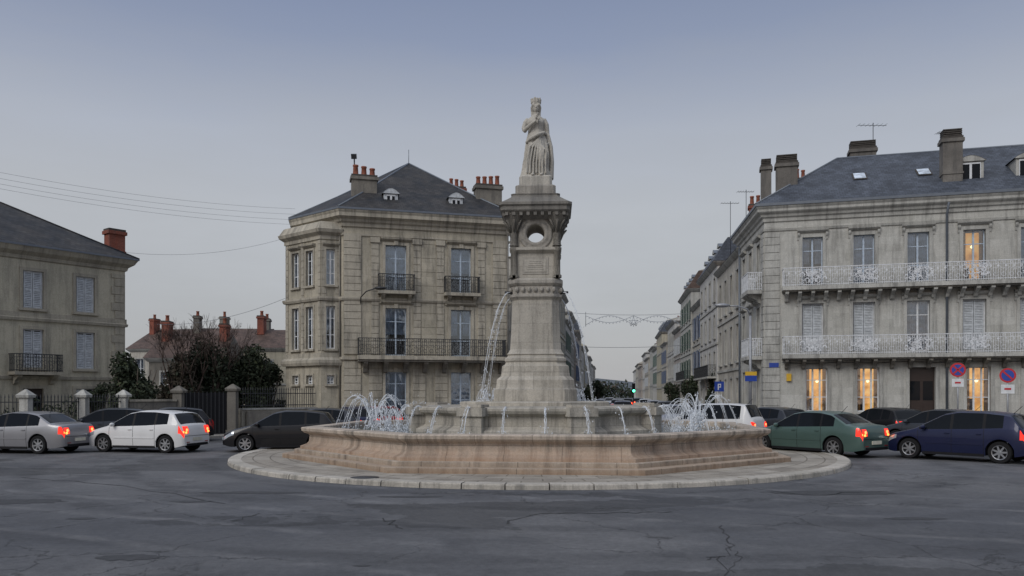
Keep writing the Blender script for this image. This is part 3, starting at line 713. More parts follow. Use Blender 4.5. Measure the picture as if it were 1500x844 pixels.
def lx(d): return .122*d-4.64
cols_=[MT['rstone'],stone('render_cream',(.54,.51,.45),(.45,.425,.375),None,.6),stone('render_white',(.64,.63,.60),(.53,.52,.50),None,.55),MT['lstone'],stone('render_pinkish',(.46,.41,.37),(.38,.34,.31),None,.6)]
scol=[None,plain('shutter_blue',(.06,.10,.2),.6),plain('shutter_green',(.05,.10,.08),.6),MT['shut']]
d=52.6
spec=[(11,11.6,3,1,0,0),(12,12.6,4,2,0,1),(9,11.0,3,1,1,0),(12,13.2,4,0,2,1),(10,10.2,3,4,3,0),(13,11.8,3,2,0,0),(11,9.8,3,1,1,0),(14,12.2,4,3,0,1),(14,10.5,3,2,2,0),(16,11.5,3,0,0,0),(18,10,3,1,3,0),(20,12,4,2,0,0),(24,9.5,3,4,0,0),(26,11,3,1,0,0),(30,10,3,2,0,0)]
for i,(w,h,fl_,ci,si,ms) in enumerate(spec):
    o_=random.uniform(-.0,.35)
    townhouse((rx(d+w-.05)+o_,d+w-.05),(rx(d)+o_,d),h,fl_,cols_[ci],MT['slate'] if i%3 else MT['tile'],2.3,9,2,scol[si],bal=(i in (1,3)),mans=bool(ms),detail=i<6); d+=w
dR=d
d=62.0
specL=[(12,11.0,3,1,1,0),(12,12.0,3,3,0,1),(11,10,3,2,2,0),(13,12,4,0,0,0),(12,10.5,3,4,1,0),(14,11.8,3,1,0,1),(16,10,3,2,0,0),(18,11.2,3,3,3,0),(20,10,3,1,0,0),(24,11,3,0,0,0),(28,10,3,2,0,0),(30,10.5,3,1,0,0)]
for i,(w,h,fl_,ci,si,ms) in enumerate(specL):
    o_=-random.uniform(-.0,.35)
    townhouse((lx(d)+o_,d),(lx(d+w-.05)+o_,d+w-.05),h,fl_,cols_[ci],MT['slate'] if i%2 else MT['tile'],2.3,9,2,scol[si],mans=bool(ms),detail=i<5); d+=w
sidewalk([(rx(55)-2.2,55.5),(rx(55)+3,55.5),(rx(dR)+3,dR),(rx(dR)-2.2,dR)]); sidewalk([(lx(63)-3,63),(lx(63)+2.2,63),(lx(d)+2.2,d),(lx(d)-3,d)])
townhouse((-44,92),(-34,90),7.2,2,cols_[1],MT['tile'],2.6,9,2)
townhouse((-33,80),(-25,81),6.6,2,cols_[3],MT['tile'],2.4,9,2)
townhouse((-30,66),(-24.2,66.5),5.0,2,MT['cdark'],MT['tile'],2.2,7,2)
townhouse((-24.5,74),(-17.5,74.5),6.3,2,MT['lstone'],MT['tile'],2.0,8,2)
townhouse((-55,70),(-42,75),7,2,cols_[2],MT['slate2'],2.6,9,2)
townhouse((40,60),(62,50),11,3,cols_[1],MT['slate'],2.6,9,2)
mb=MB(); n=60; row=[]
for i in range(n+1):
    x=-900+1800*i/n; row.append((x,1100+60*math.sin(i),28+10*math.sin(i*.5)+6*math.sin(i*1.7)))
mb.loft([[ (x,y-300,-1) for x,y,z in row],[(x,y-120,z*.7) for x,y,z in row],[(x,y,z) for x,y,z in row],[(x,y+200,0) for x,y,z in row]],plain('hillside_woodland',(.10,.115,.13),.9,0,.4,scale=.05),closed=False,smooth=True)
mb.obj('hills')
# ------------------------------------------------------------------ vegetation
def clump(mb,c,r,n,size,mats):
    C=np.random.randn(n,3); C/=np.linalg.norm(C,axis=1)[:,None]; R=np.random.rand(n)**.45
    for i in range(n):
        p=np.array(c)+C[i]*R[i]*np.array(r)
        a=np.random.randn(3); a/=np.linalg.norm(a); b=np.cross(a,np.random.randn(3)); b/=np.linalg.norm(b)
        s=size*random.uniform(.6,1.3)
        mb.poly([p-a*s,p-b*s*.5,p+a*s,p+b*s*.5],mats[0] if (C[i][2]<.1 or random.random()<.35) else random.choice(mats))
def shrub(name,x,y,rx_,h,n=10,per=350,size=.11,mats=None,trunk=True,z0=0):
    A=Asm(name,(x,y,0)); mats=mats or [MT['tree1'],MT['tree2']]
    for k in range(5):
        a=k*1.3; A['trunk'].tube([(x,y,z0),(x+math.cos(a)*rx_*.3,y+math.sin(a)*rx_*.3,z0+h*.4),(x+math.cos(a)*rx_*.6,y+math.sin(a)*rx_*.6,z0+h*.8)],[.07,.05,.015],MT['wood'],6)
    for k in range(n):
        a=random.random()*6.28; rr=random.random()**.5*rx_*.72; zz=z0+h*random.uniform(.22,.85)
        rr*=1-.5*(zz-z0)/h
        clump(A['foliage'],(x+rr*math.cos(a),y+rr*math.sin(a),zz),(rx_*.38,rx_*.38,h*.17),per,size,mats)
    A.done()
def bare(name,x,y,h,seed=1,depth=6,mat=None,spread=.45):
    rnd=random.Random(seed); A=Asm(name,(x,y,0)); m=mat or MT['twig']
    def br(p,dv,l,r,k):
        q=p+dv*l; A['branches'].tube([p,(p+q)/2+Vector((rnd.uniform(-.04,.04)*l,rnd.uniform(-.04,.04)*l,0)),q],[r,r*.85,r*.65],m,5)
        if k==0: return
        for i in range(rnd.choice((2,3,3))):
            nd_=(dv+Vector((rnd.uniform(-1,1),rnd.uniform(-1,1),rnd.uniform(-.1,.8)))*spread*1.2).normalized()
            br(q,nd_,l*rnd.uniform(.62,.85),max(r*.58,.006),k-1)
    br(Vector((x,y,0)),Vector((0,0,1)),h*.28,.10*h/6,depth)
    A.done()
shrub('laurel_tree',WX(200,37.5),37.5,1.6,4.0,18,380)
shrub('evergreen_shrub',WX(262,44),44,1.6,4.4,12,320,.12,[MT['tree3'],MT['tree1']])
shrub('evergreen_shrub',WX(310,46),46,2.1,5.4,16,320,.12,[MT['tree1'],MT['tree3'],MT['tree1']])
shrub('evergreen_shrub',WX(360,47),47,2.1,5.1,18,380,.12)
shrub('evergreen_shrub',WX(392,49),49,1.3,4.2,12,320,.11)
for k,(px,dd,h) in enumerate(((255,43,5.8),(285,44,6.6),(312,45,6.4),(345,48,5.6))): bare('bare_tree',WX(px,dd),dd,h,k+3)
shrub('street_tree',WX(1045,66),66,1.3,4.2,10,260,.13); shrub('street_tree',WX(1012,80),80,1.3,4.4,9,220,.15); shrub('street_tree',WX(985,98),98,1.4,4.4,8,200,.16)
shrub('street_tree',WX(858,68),68,1.0,2.8,8,220,.12); shrub('street_tree',WX(872,120),120,1.8,4.2,8,180,.2)
shrub('laurel_bush',WX(150,41),40.5,.9,2.6,8,260,.1)
mb=MB()
for k in range(60):
    x=random.uniform(10,45); clump(mb,(x*1.6+10,400+random.uniform(-10,10),random.uniform(1,6)),(5,4,3.5),50,.9,[MT['tree1'],MT['tree3']])
mb.obj('distant_tree_line')
# ------------------------------------------------------------------ walls, fences, gate at left
def post(px,d,h,w,mat,name='gate_post'):
    x=WX(px,d); A=Asm(name,(x,d,0)); b=A['pillar']; M=Matrix.Translation((x,d,0))
    b.box(M,-w/2,w/2,-w/2,w/2,0,h-.25,mat); b.box(M,-w/2-.05,w/2+.05,-w/2-.05,w/2+.05,0,.3,mat)
    b.loft([[(x+sx*k,d+sy*k,z) for sx,sy in ((-1,-1),(1,-1),(1,1),(-1,1))] for k,z in ((w/2+.07,h-.25),(w/2+.09,h-.15),(w/2+.04,h-.1),(.03,h+.08))],mat,True,True)
    A.done()
fp=[(-30,29.0),(WX(38,31.5),31.5),(WX(122,33.5),33.5),(WX(181,35.5),35.5),(WX(262,37.5),37.5)]
for px,d_ in ((38,31.5),(122,33.5),(181,35.5)): post(px,d_,2.15,.34,MT['rplain'])
post(341,39,2.45,.42,MT['cdark']); post(262,37.5,2.35,.42,MT['cdark'])
def fence(Aa,Bb,h,wallh,name='iron_fence',mat=None):
    M,L=FR(Aa,Bb); A=Asm(name,((Aa[0]+Bb[0])/2,(Aa[1]+Bb[1])/2,0))
    A['low_wall'].box(M,.0,L,0,wallh,-.15,.15,MT['cplain']); A['low_wall'].box(M,.0,L,wallh+.001,wallh+.08,-.2,.2,MT['rplain'])
    b=A['bars']; u=.15; mt=mat or MT['iron']
    b.box(M,0,L,wallh+.2,wallh+.24,-.02,.02,mt); b.box(M,0,L,h-.25,h-.21,-.02,.02,mt)
    while u<L-.1:
        b.box(M,u-.012,u+.012,wallh+.05,h-.05,-.012,.012,mt); p=M@Vector((u,h-.05,0)); b.lathe(p,[(.03,0),(.012,.1),(.001,.16)],mt,4); u+=.14
    A.done()
for i in range(3): fence(fp[i],fp[i+1],1.95,.6)
M,L=FR(fp[3],fp[4]); A=Asm('garden_wall',(fp[3][0],fp[3][1],0)); A['wall'].box(M,.2,L-.2,0,1.7,-.15,.15,MT['cdark']); A['coping'].box(M,.2,L-.2,1.701,1.8,-.2,.2,MT['cplain']); A.done()
M,L=FR((WX(262,37.5),37.5),(WX(341,39),39)); A=Asm('black_gate',(WX(300,38),38,0))
A['leaf_left'].box(M,.25,L/2-.02,.1,2.1,-.03,.03,MT['black']); A['leaf_right'].box(M,L/2+.02,L-.25,.1,2.1,-.03,.03,MT['black'])
for k in range(10): A['ribs'].box(M,.3+k*(L-.6)/10,.34+k*(L-.6)/10,.15,2.15,.03,.05,MT['iron'])
A.done()
fence((WX(352,39.5),39.5),(WX(462,43),43),2.3,1.25)
M,L=FR((WX(352,39.4),39.4),(WX(462,42.9),42.9)); A=Asm('garden_wall',(-14,41,0)); A['wall'].box(M,.2,L,.0,1.2,.16,.3,MT['cdark']); A.done()
mb=MB()
for k in range(16):
    t=k/15; clump(mb,(-31+t*10.5,31+t*6.2,random.uniform(.7,1.3)),(.6,.5,.8),190,.1,[MT['tree1'],MT['tree2']])
mb.obj('hedge')
sidewalk([(-31,26.9),(-24,28.9),(-17.6,33.8),(-14,36.6),(-11.3,40.5),(-11.5,44),(-24,42),(-40,33)])
def cable(a,b,sag=.6,r=.009,n=16):
    A=Asm('overhead_cable',a); A['wire'].tube([tuple(a[i]+(b[i]-a[i])*k/n-(sag*4*(k/n)*(1-k/n) if i==2 else 0) for i in range(3)) for k in range(n+1)],r,MT['wire'],4); A.done()
for (y0,y1) in ((247,306),(256,314),(264,322),(271,329)):
    cable((WX(-60,36),36,WZ(y0-6,36)),(WX(432,48),48,WZ(y1,48)),.35,.006)
cable((WX(185,43),43,WZ(370,43)),(WX(430,47.5),47.5,WZ(345,47.5)),.5,.007); cable((WX(230,60),60,WZ(475,60)),(WX(418,48),48,WZ(437,48)),.5,.012)
# ------------------------------------------------------------------ Christmas garland
A=Asm('christmas_garland',(9,62,8)); g=A['lights']; MW=plain('unlit_bulb_string',(.42,.45,.50),.4)
xa,xb=lx(64)+.2,rx(64)-.1
zc=WZ(457,64)
g.tube([(xa+(xb-xa)*k/12,64,zc-.25*math.sin(math.pi*k/12)) for k in range(13)],.014,MT['wire'],4)
def arc(x0,x1,z0,s):
    pts=[(x0+(x1-x0)*k/14,64,z0+s*math.sin(math.pi*k/14)) for k in range(15)]; g.tube(pts,.02,MW,5)
    for p in pts: g.ell((p[0],p[1],p[2]-.08),(.04,.04,.04),MW,6,4)
xx=WX(858,64); e_=WX(998,64); st=(e_-xx)/2
arc(xx,xx+st,zc-1.05,.75); arc(xx+st,e_,zc-1.05,.75); arc(xx,xx+st,zc-.3,-.55); arc(xx+st,e_,zc-.3,-.5)
for k in range(5):
    a=math.pi/2+k*2*math.pi/5; b=a+4*math.pi/5; cx=xx+st; cz=zc-.8
    g.tube([(cx+.4*math.cos(a),64,cz+.4*math.sin(a)),(cx+.4*math.cos(b),64,cz+.4*math.sin(b))],.02,MW,4)
g.tube([(xx,64,zc),(xx,64,zc-1.1)],.02,MT['wire'],4)
A.done()
cable((xa,84,WZ(505,84)),(rx(84),84,WZ(505,84)),.3,.02)
# ------------------------------------------------------------------ lamps, signs
x=WX(1099,41.5); A=Asm('street_lamp',(x,41.5,0))
A['pole'].tube([(x,41.5,.1),(x,41.5,3),(x,41.5,6.1)],[.09,.075,.06],MT['grey'],10)
A['arm'].tube([(x,41.5,6.1),(x-.15,41.5,6.45),(x-.7,41.4,6.6),(x-1.2,41.35,6.6)],.04,MT['grey'],6)
A['head'].ell((x-1.5,41.3,6.62),(.4,.17,.11),MT['grey'],10,6)
A['sign_panel'].box(Matrix.Translation((x,41.38,0)),-.3,.3,-.02,.02,3.0,3.2,MT['yellow']); A['sign_panel'].box(Matrix.Translation((x,41.38,0)),-.3,.3,-.021,.021,2.7,2.99,MT['signblue']); A.done()
def nopark(px,py,d,r,extra=True,half=False):
    x=WX(px,d); z=WZ(py,d); A=Asm('no_parking_sign',(x,d,0)); rot=-.45
    A['pole'].tube([(x,d,.1),(x,d,z+.1)],.035,MT['grey'],8)
    M=Matrix.Translation((x,d,z))@Matrix.Rotation(rot,4,'Z')
    def disc(r,y,m):
        b=A['disc']; b.poly([M@Vector((r*math.cos(k*math.pi/16),y,r*math.sin(k*math.pi/16))) for k in range(32)],m)
    disc(r,-.05,MT['signred']); disc(r*.76,-.056,MT['signblue']); disc(r,-.045,MT['grey'])
    for a in ((.785,) if half else (.785,-.785)):
        Mr=M@Matrix.Rotation(a,4,'Y'); A['bar'].box(Mr,-r*.8,r*.8,-.064,-.058,-r*.11,r*.11,MT['signred'])
    if extra: A['plate'].box(M,-.24,.24,-.05,-.03,-r-.45,-r-.08,MT['white']); A['plate'].box(M,-.12,.12,-.056,-.051,-r-.3,-r-.22,MT['signred'])
    A.done()
nopark(1403,542,37,.33,True); nopark(1476,550,33,.3,True,True)
x=WX(1053,52); A=Asm('parking_sign',(x,52,0)); A['pole'].tube([(x,52,.1),(x,52,2.9)],.035,MT['grey'],8); A['panel'].box(Matrix.Translation((x,51.9,0)),-.3,.3,-.02,.02,2.2,2.85,MT['signblue']); A['symbol'].box(Matrix.Translation((x,51.87,0)),-.1,-.04,-.01,.005,2.3,2.7,MT['white']); A['symbol'].box(Matrix.Translation((x,51.87,0)),-.039,.1,-.01,.005,2.64,2.7,MT['white']); A['symbol'].box(Matrix.Translation((x,51.87,0)),-.039,.1,-.01,.005,2.46,2.52,MT['white']); A['symbol'].box(Matrix.Translation((x,51.87,0)),.06,.1,-.011,.006,2.521,2.639,MT['white']); A.done()
x=WX(928,95); A=Asm('traffic_light',(x,95,0)); A['pole'].tube([(x,95,0),(x,95,3.2)],.06,MT['iron'],8); A['housing'].box(Matrix.Translation((x,94.9,0)),-.18,.18,-.12,.12,2.2,3.3,MT['black']); A['lens'].ell((x,94.76,2.4),(.16,.05,.16),MT['green'],10,6); A.done()
# ------------------------------------------------------------------ FOUNTAIN
FX,FY=.8,26.7
A=Asm('stone_fountain',(FX,FY,0))
mbd=A['paving_disc']; n=96; R=9.7
mbd.poly([(FX+(R-.36)*math.cos(2*math.pi*k/n),FY+(R-.36)*math.sin(2*math.pi*k/n),.112) for k in range(n)],MT['disc'])
kb=A['kerb_stones']; nk=64
for k in range(nk):
    a0=2*math.pi*k/nk+.0014; a1=2*math.pi*(k+1)/nk-.0014; dz=random.uniform(-.008,.008); dr=random.uniform(-.01,.01)
    rr=[]
    for a in (a0,(a0+a1)/2,a1):
        c,s=math.cos(a),math.sin(a)
        rr.append([(FX+q*c,FY+q*s,z) for q,z in ((R-.37,.0),(R-.37,.122+dz),(R-.03+dr,.122+dz),(R+dr,.095+dz),(R+.01+dr,.0))])
    kb.loft(rr,MT['kerb'],True,True,closed=False)
rot=math.radians(-5.7)
def oct_(r,z,rot=rot,n=8):
    return [(FX+r*math.cos(-math.pi/2+rot+math.pi/8*1+2*math.pi*k/n),FY+r*math.sin(-math.pi/2+rot+math.pi/8+2*math.pi*k/n),z) for k in range(n)]
def oloft(mb,prof,mat,rot=rot,n=8,**kw): mb.loft([oct_(r,z,rot,n) for r,z in prof],mat,**kw)
oloft(A['steps'],[(8.15,.1),(8.15,.235),(8.12,.25),(7.8,.25),(7.8,.36),(7.77,.375),(7.2,.375)],MT['step'])
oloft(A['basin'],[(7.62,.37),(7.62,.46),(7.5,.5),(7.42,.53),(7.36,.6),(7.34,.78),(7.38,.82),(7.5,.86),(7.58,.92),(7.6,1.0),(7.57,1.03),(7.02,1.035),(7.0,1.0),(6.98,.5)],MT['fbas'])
oloft(A['water_surface'],[(6.99,.86)],MT['water'],cap1=True)
it=A['inner_tier']
oloft(it,[(4.25,.6),(4.25,.95),(4.15,1.0),(4.0,1.06),(3.95,1.12),(3.95,1.38),(4.02,1.42),(4.15,1.47),(4.2,1.55),(4.2,1.62),(4.1,1.66),(3.6,1.67)],MT['fst'],cap1=True)
for k in range(8):
    a=-math.pi/2+rot+math.pi/8+2*math.pi*k/8; M=Matrix.Translation((FX+4.0*math.cos(a),FY+4.0*math.sin(a),0))@Matrix.Rotation(a,4,'Z')
    it.box(M,-.3,.22,-.36,.36,.6,1.40,MT['fst']); it.box(M,-.32,.3,-.43,.43,1.401,1.64,MT['fst']); it.box(M,-.28,.2,-.33,.33,1.641,1.74,MT['fst'])
oloft(it,[(2.6,1.66),(2.6,1.78),(2.55,1.8),(1.5,1.81)],MT['fst'])
mrot=math.radians(-3)
def csq(h,z,ch=.22):
    c=h*ch; pts=[(-h+c,-h),(h-c,-h),(h,-h+c),(h,h-c),(h-c,h),(-h+c,h),(-h,h-c),(-h,-h+c)]
    co,si=math.cos(mrot),math.sin(mrot)
    return [(FX+x*co-y*si,FY+x*si+y*co,z) for x,y in pts]
def cl(mb,prof,mat,ch=.22,**kw): mb.loft([csq(h,z,ch) for h,z in prof],mat,**kw)
col=A['pedestal']
cl(col,[(1.34,1.75),(1.34,2.18),(1.28,2.24),(1.26,2.34),(1.25,2.5),(1.2,2.56),(1.12,2.62),(1.1,2.75),(1.08,2.95),(1.0,3.0),(.97,3.07)],MT['fst'],.3)
cl(col,[(.97,3.07),(1.0,3.12),(1.0,3.2),(.93,3.24),(.9,3.3),(.93,3.34),(.88,3.4),(.83,3.5),(.80,4.0),(.765,5.1),(.80,5.14)],MT['fcol'],.3)
cl(col,[(.80,5.14),(.86,5.2),(.86,5.27),(.80,5.3),(.80,5.55),(.84,5.58),(.89,5.64),(.89,5.74),(.82,5.8),(.70,5.82)],MT['fcolp'],.3)
cl(col,[(.68,5.8),(.68,6.62),(.74,6.66),(.83,6.72),(.83,6.8),(.7,6.84)],MT['fcol'],.12,cap1=True)
LM=Matrix.Translation((FX,FY,0))@Matrix.Rotation(mrot,4,'Z')
for k in range(4):
    Mk=LM@Matrix.Rotation(k*math.pi/2,4,'Z')
    col.box(Mk,-.42,.42,-.70,-.60,5.95,6.5,MT['fcolp']); col.box(Mk,-.36,.36,-.715,-.6,6.02,6.43,MT['fcol'])
    for j in range(5): col.box(Mk,-.27+.02*j,.27-.02*j,-.719,-.7,6.09+j*.065,6.102+j*.065,MT['statdark'])
    for j in range(7):
        p=Mk@Vector((-.6+.2*j,-.82,5.43)); col.ell(p,(.07,.07,.09),MT['fcolp'],8,5)
    for sx in (-1,1):
        p=Mk@Vector((sx*.70,-.70,0))
        col.lathe((p.x,p.y,5.82),[(.15,0),(.15,.08),(.11,.12),(.105,.8),(.14,.84),(.15,.98),(.12,1.0),(.115,1.05)],MT['fcol'],10)
        col.lathe((p.x,p.y,6.86),[(.16,0),(.13,.05),(.12,.45),(.15,.55),(.22,.70),(.31,.88),(.37,1.05)],MT['fcolp'],10)
        for j in range(8):
            a=j*math.pi/4; col.tube([(p.x+.12*math.cos(a),p.y+.12*math.sin(a),7.3),(p.x+.2*math.cos(a),p.y+.2*math.sin(a),7.52),(p.x+.33*math.cos(a),p.y+.33*math.sin(a),7.66)],[.03,.045,.03],MT['fcolp'],5)
def pierced(y0,y1,h,z0,z1,cx,cz,r,mat,nn=32):
    def outer(a):
        c,s=math.cos(a),math.sin(a); hx=h; hz1=z1-cz; hz0=cz-z0
        t=min(hx/abs(c) if abs(c)>1e-6 else 9,(hz1 if s>0 else hz0)/abs(s) if abs(s)>1e-6 else 9); return (cx+t*c,cz+t*s)
    angs=sorted([2*math.pi*k/nn for k in range(nn)]+[math.atan2(z1-cz,h),math.atan2(z1-cz,-h),math.atan2(z0-cz,h)%(2*math.pi),math.atan2(z0-cz,-h)%(2*math.pi)])
    P=lambda x,y,z:LM@Vector((x,y,z))
    ro=[outer(a) for a in angs]; ri=[(cx+r*math.cos(a),cz+r*math.sin(a)) for a in angs]
    seq=[[P(x,y0,z) for x,z in ro],[P(x,y0,z) for x,z in ri],[P(x,y1,z) for x,z in ri],[P(x,y1,z) for x,z in ro],[P(x,y0,z) for x,z in ro]]
    A['pedestal'].loft(seq,mat)
    for yy,s in ((y0,-1),(y1,1)):
        prof=[(r+.0,0),(r+.02,s*.05),(r+.1,s*.07),(r+.14,s*.03),(r+.2,s*.05),(r+.26,s*.04),(r+.27,0)]
        A['pedestal'].loft([[P(cx+q*math.cos(2*math.pi*k/nn),yy+o,cz+q*math.sin(2*math.pi*k/nn)) for k in range(nn)] for q,o in prof],MT['fcolp'],smooth=True)
pierced(-.68,.68,.70,6.83,7.75,0,7.27,.29,MT['fcol'])
cl(col,[(.74,7.72),(.84,7.78),(.95,7.86),(1.08,7.92),(1.12,7.96),(1.12,8.08),(1.18,8.12),(1.18,8.2),(1.1,8.24)],MT['statdark'],.1,cap0=True)
cl(col,[(1.1,8.24),(.95,8.34),(.80,8.45),(.78,8.5),(.80,8.55),(.70,8.58)],MT['statdark'],.1,cap1=True)
cl(col,[(.66,8.58),(.66,8.84),(.62,8.88),(.55,8.9)],MT['fcolp'],.12)
cl(col,[(.54,8.9),(.54,9.18),(.50,9.22)],MT['statue'],.15,cap1=True)
for k in range(4):
    Mk=LM@Matrix.Rotation(k*math.pi/2,4,'Z')
    for j in range(9): col.box(Mk,-.92+.23*j-.05,-.92+.23*j+.05,-1.06,-.85,7.8,7.93,MT['statdark'])
jt=A['water_jets']
def jet(p,dx,dy,vh,vz,ze,strands=2,r=.016,spread=.06,drops=14):
    g_=9.8; tz=(vz+math.sqrt(max(vz*vz+2*g_*(p[2]-ze),0)))/g_
    for s in range(strands):
        ex=random.uniform(-spread,spread); ez=random.uniform(-spread,spread)*2
        pts=[];rd=[]
        for k in range(15):
            t=tz*k/14*(1+ez*.2)
            pts.append((p[0]+(dx*vh+ex)*t+random.gauss(0,.008),p[1]+(dy*vh+ex*.5)*t,p[2]+(vz+ez)*t-.5*g_*t*t)); rd.append(r*random.uniform(.35,1.2)*(1-.4*k/14))
        jt.tube(pts,rd,MT['spray'],5)
    for q in range(drops):
        t=tz*random.uniform(.35,1.0); s=random.uniform(.006,.017)
        jt.ell((p[0]+dx*vh*t+random.gauss(0,.05),p[1]+dy*vh*t+random.gauss(0,.05),p[2]+vz*t-4.9*t*t+random.gauss(0,.05)),(s,s,s*1.6),MT['spray'],5,4)
    ex,ey=p[0]+dx*vh*tz,p[1]+dy*vh*tz
    for q in range(drops):
        s=random.uniform(.008,.022); jt.ell((ex+random.gauss(0,.09),ey+random.gauss(0,.09),ze+abs(random.gauss(0,.09))),(s,s,s),MT['spray'],5,4)
for k in range(24):
    a=-math.pi/2+rot+2*math.pi*(k+.5)/24; jet((FX+4.2*math.cos(a),FY+4.2*math.sin(a),1.62),math.cos(a),math.sin(a),.95,1.0,.86,4,.013,.12,22)
def fan(cx,cy,cz,n,vz,vh,r=.014,foam=120,hh=.35):
    for k in range(n):
        a=2*math.pi*k/n; jet((cx,cy,cz),math.cos(a),math.sin(a),vh*random.uniform(.8,1.15),vz*random.uniform(.9,1.1),.86,3,r,.09,16)
    for q in range(foam):
        s=random.uniform(.01,.03); zz=abs(random.gauss(0,hh)); jt.ell((cx+random.gauss(0,.10+.12*zz),cy+random.gauss(0,.12),cz+zz),(s,s,s*1.4),MT['spray'],5,4)
for a in (math.radians(183),math.radians(-3)): fan(FX+5.4*math.cos(a),FY+5.4*math.sin(a),.95,10,4.3,1.25,.013)
for a in (math.radians(140),math.radians(40),math.radians(215),math.radians(-35)): fan(FX+5.5*math.cos(a),FY+5.5*math.sin(a),.95,7,3.6,.8,.011,90,.3)
for a in (math.radians(110),math.radians(70)): fan(FX+4.9*math.cos(a),FY+4.9*math.sin(a),1.0,6,4.9,.7,.012,200,.55)
for dx,dy in ((-.86,-.5),(.86,-.5),(-.8,.6),(.8,.6)):
    jet((FX+dx,FY+dy*1.4,5.35),dx*1.1,dy*.6,1.15,.2,1.7,3,.012,.05,60)
A['spouts'].tube([(FX-.8,FY-.55,5.35),(FX-1.02,FY-.68,5.36)],.04,MT['iron'],6); A['spouts'].tube([(FX+.8,FY-.55,5.35),(FX+1.02,FY-.68,5.36)],.04,MT['iron'],6)
A.done()
# ------------------------------------------------------------------ STATUE
sb=MB(); SM=MT['statue']; Z0=9.2
def S(x,y,z): return (FX+x,FY+y,Z0+z)
rg=[]; nn=56
lev=[(0,.46,.40,.0,0),(.06,.48,.42,0,0),(.3,.43,.38,0,0),(.7,.40,.35,.02,-.01),(1.05,.38,.33,.02,-.01),(1.3,.355,.30,.02,0),(1.5,.28,.235,0,0),(1.62,.24,.20,0,0),(1.75,.255,.215,0,-.01),(1.88,.285,.24,0,-.02),(1.98,.29,.20,0,0),(2.06,.24,.16,0,.01),(2.12,.15,.12,0,.01),(2.17,.085,.085,0,.0),(2.26,.08,.08,0,-.01)]
for i in range(len(lev)-1):
    st_=4
    for q in range(st_):
        t=q/st_; z,a,b_,cx,cy=[lev[i][j]*(1-t)+lev[i+1][j]*t for j in range(5)]
        fo=max(0,min(1,(1.5-z)/1.0))*.11+(.022 if z<2.0 else 0)
        ring=[]
        for k in range(nn):
            th=2*math.pi*k/nn; f=1+fo*math.sin(9*th+z*1.1+1.5*math.sin(2*th))+fo*.5*math.sin(17*th-z*1.7)
            kn=.07*math.exp(-((z-.75)/.3)**2)*max(0,math.cos(th+math.pi/2-.5))**4
            ring.append(S(cx+(a*f+kn)*math.cos(th),cy+(b_*f+kn)*math.sin(th),z))
        rg.append(ring)
sb.loft(rg,SM,True,True,True)
sb.ell(S(0,-.02,2.40),(.115,.135,.165),SM,18,12); sb.ell(S(0,-.06,2.31),(.075,.085,.075),SM)
sb.ell(S(0,.06,2.44),(.145,.13,.14),SM); sb.ell(S(0,.17,2.36),(.09,.09,.09),SM)
for sx in (-1,1):
    sb.tube([S(sx*.02,-.10,2.54),S(sx*.10,-.10,2.48),S(sx*.135,-.02,2.40),S(sx*.12,.05,2.28),S(sx*.13,.02,2.1)],[.04,.05,.05,.05,.03],SM,8)
    sb.ell(S(sx*.045,-.138,2.415),(.022,.012,.011),SM,8,5); sb.tube([S(sx*.015,-.15,2.44),S(sx*.08,-.135,2.445)],.012,SM,6)
sb.tube([S(0,-.145,2.44),S(0,-.175,2.37),S(0,-.15,2.355)],[.014,.022,.016],SM,8)
sb.tube([S(-.035,-.135,2.315),S(0,-.15,2.318),S(.035,-.135,2.315)],.013,SM,6)
for k in range(10):
    a=2*math.pi*k/10; sb.tube([S(.13*math.cos(a),.02+.135*math.sin(a),2.57),S(.155*math.cos(a),.02+.16*math.sin(a),2.70+(.025 if k%2 else 0))],[.05,.035],SM,6)
sb.lathe(S(0,.02,2.52),[(.14,0),(.16,.02),(.165,.11),(.14,.12)],SM,16,cap0=True,cap1=True)
sb.tube([S(-.26,.02,2.02),S(-.34,.0,1.9),S(-.40,-.04,1.72),S(-.39,-.1,1.62)],[.085,.095,.085,.07],SM,10)
sb.tube([S(-.39,-.08,1.60),S(-.28,-.24,1.68),S(-.12,-.31,1.80),S(-.04,-.32,1.85)],[.075,.068,.052,.042],SM,10)
sb.ell(S(-.01,-.33,1.88),(.05,.035,.05),SM)
for k in range(4): sb.tube([S(.0+.012*k,-.35,1.92-.025*k),S(.06,-.37,1.93-.026*k),S(.075,-.33,1.92-.026*k)],[.013,.012,.01],SM,6)
sb.tube([S(-.02,-.34,1.90),S(.0,-.36,1.96)],[.016,.012],SM,6)
sb.tube([S(.03,-.35,1.78),S(.04,-.35,1.98)],.02,SM,6)
for k in range(9): sb.ell(S(.03+random.gauss(0,.05),-.35+random.gauss(0,.03),2.01+random.gauss(0,.04)),(.035,.035,.035),SM,8,5)
sb.tube([S(.26,.02,2.02),S(.345,.02,1.85),S(.38,.03,1.62),S(.40,-.02,1.38),S(.41,-.05,1.25)],[.085,.09,.075,.06,.045],SM,10)
sb.ell(S(.415,-.06,1.19),(.035,.05,.06),SM)
for k in range(4): sb.tube([S(.40,-.10+.028*k,1.16),S(.405,-.10+.028*k,1.09-.01*(k%2)),S(.38,-.10+.028*k,1.06)],[.013,.012,.01],SM,6)
sb.tube([S(.40,-.11,1.2),S(.38,-.14,1.14)],[.015,.012],SM,6)
rg=[]
for i in range(22):
    t=i/21; z=2.05*(1-t)+.02; ring=[]
    w=.25+.18*min(1,t*1.6)
    for k in range(40):
        th=2*math.pi*k/40; f=1+.08*math.sin(8*th+t*2)
        ring.append(S(.05+.08*t+w*f*math.cos(th),.12+.16*f*(1+.3*t)*math.sin(th),z))
    rg.append(ring)
sb.loft(rg,SM,True,True,True)
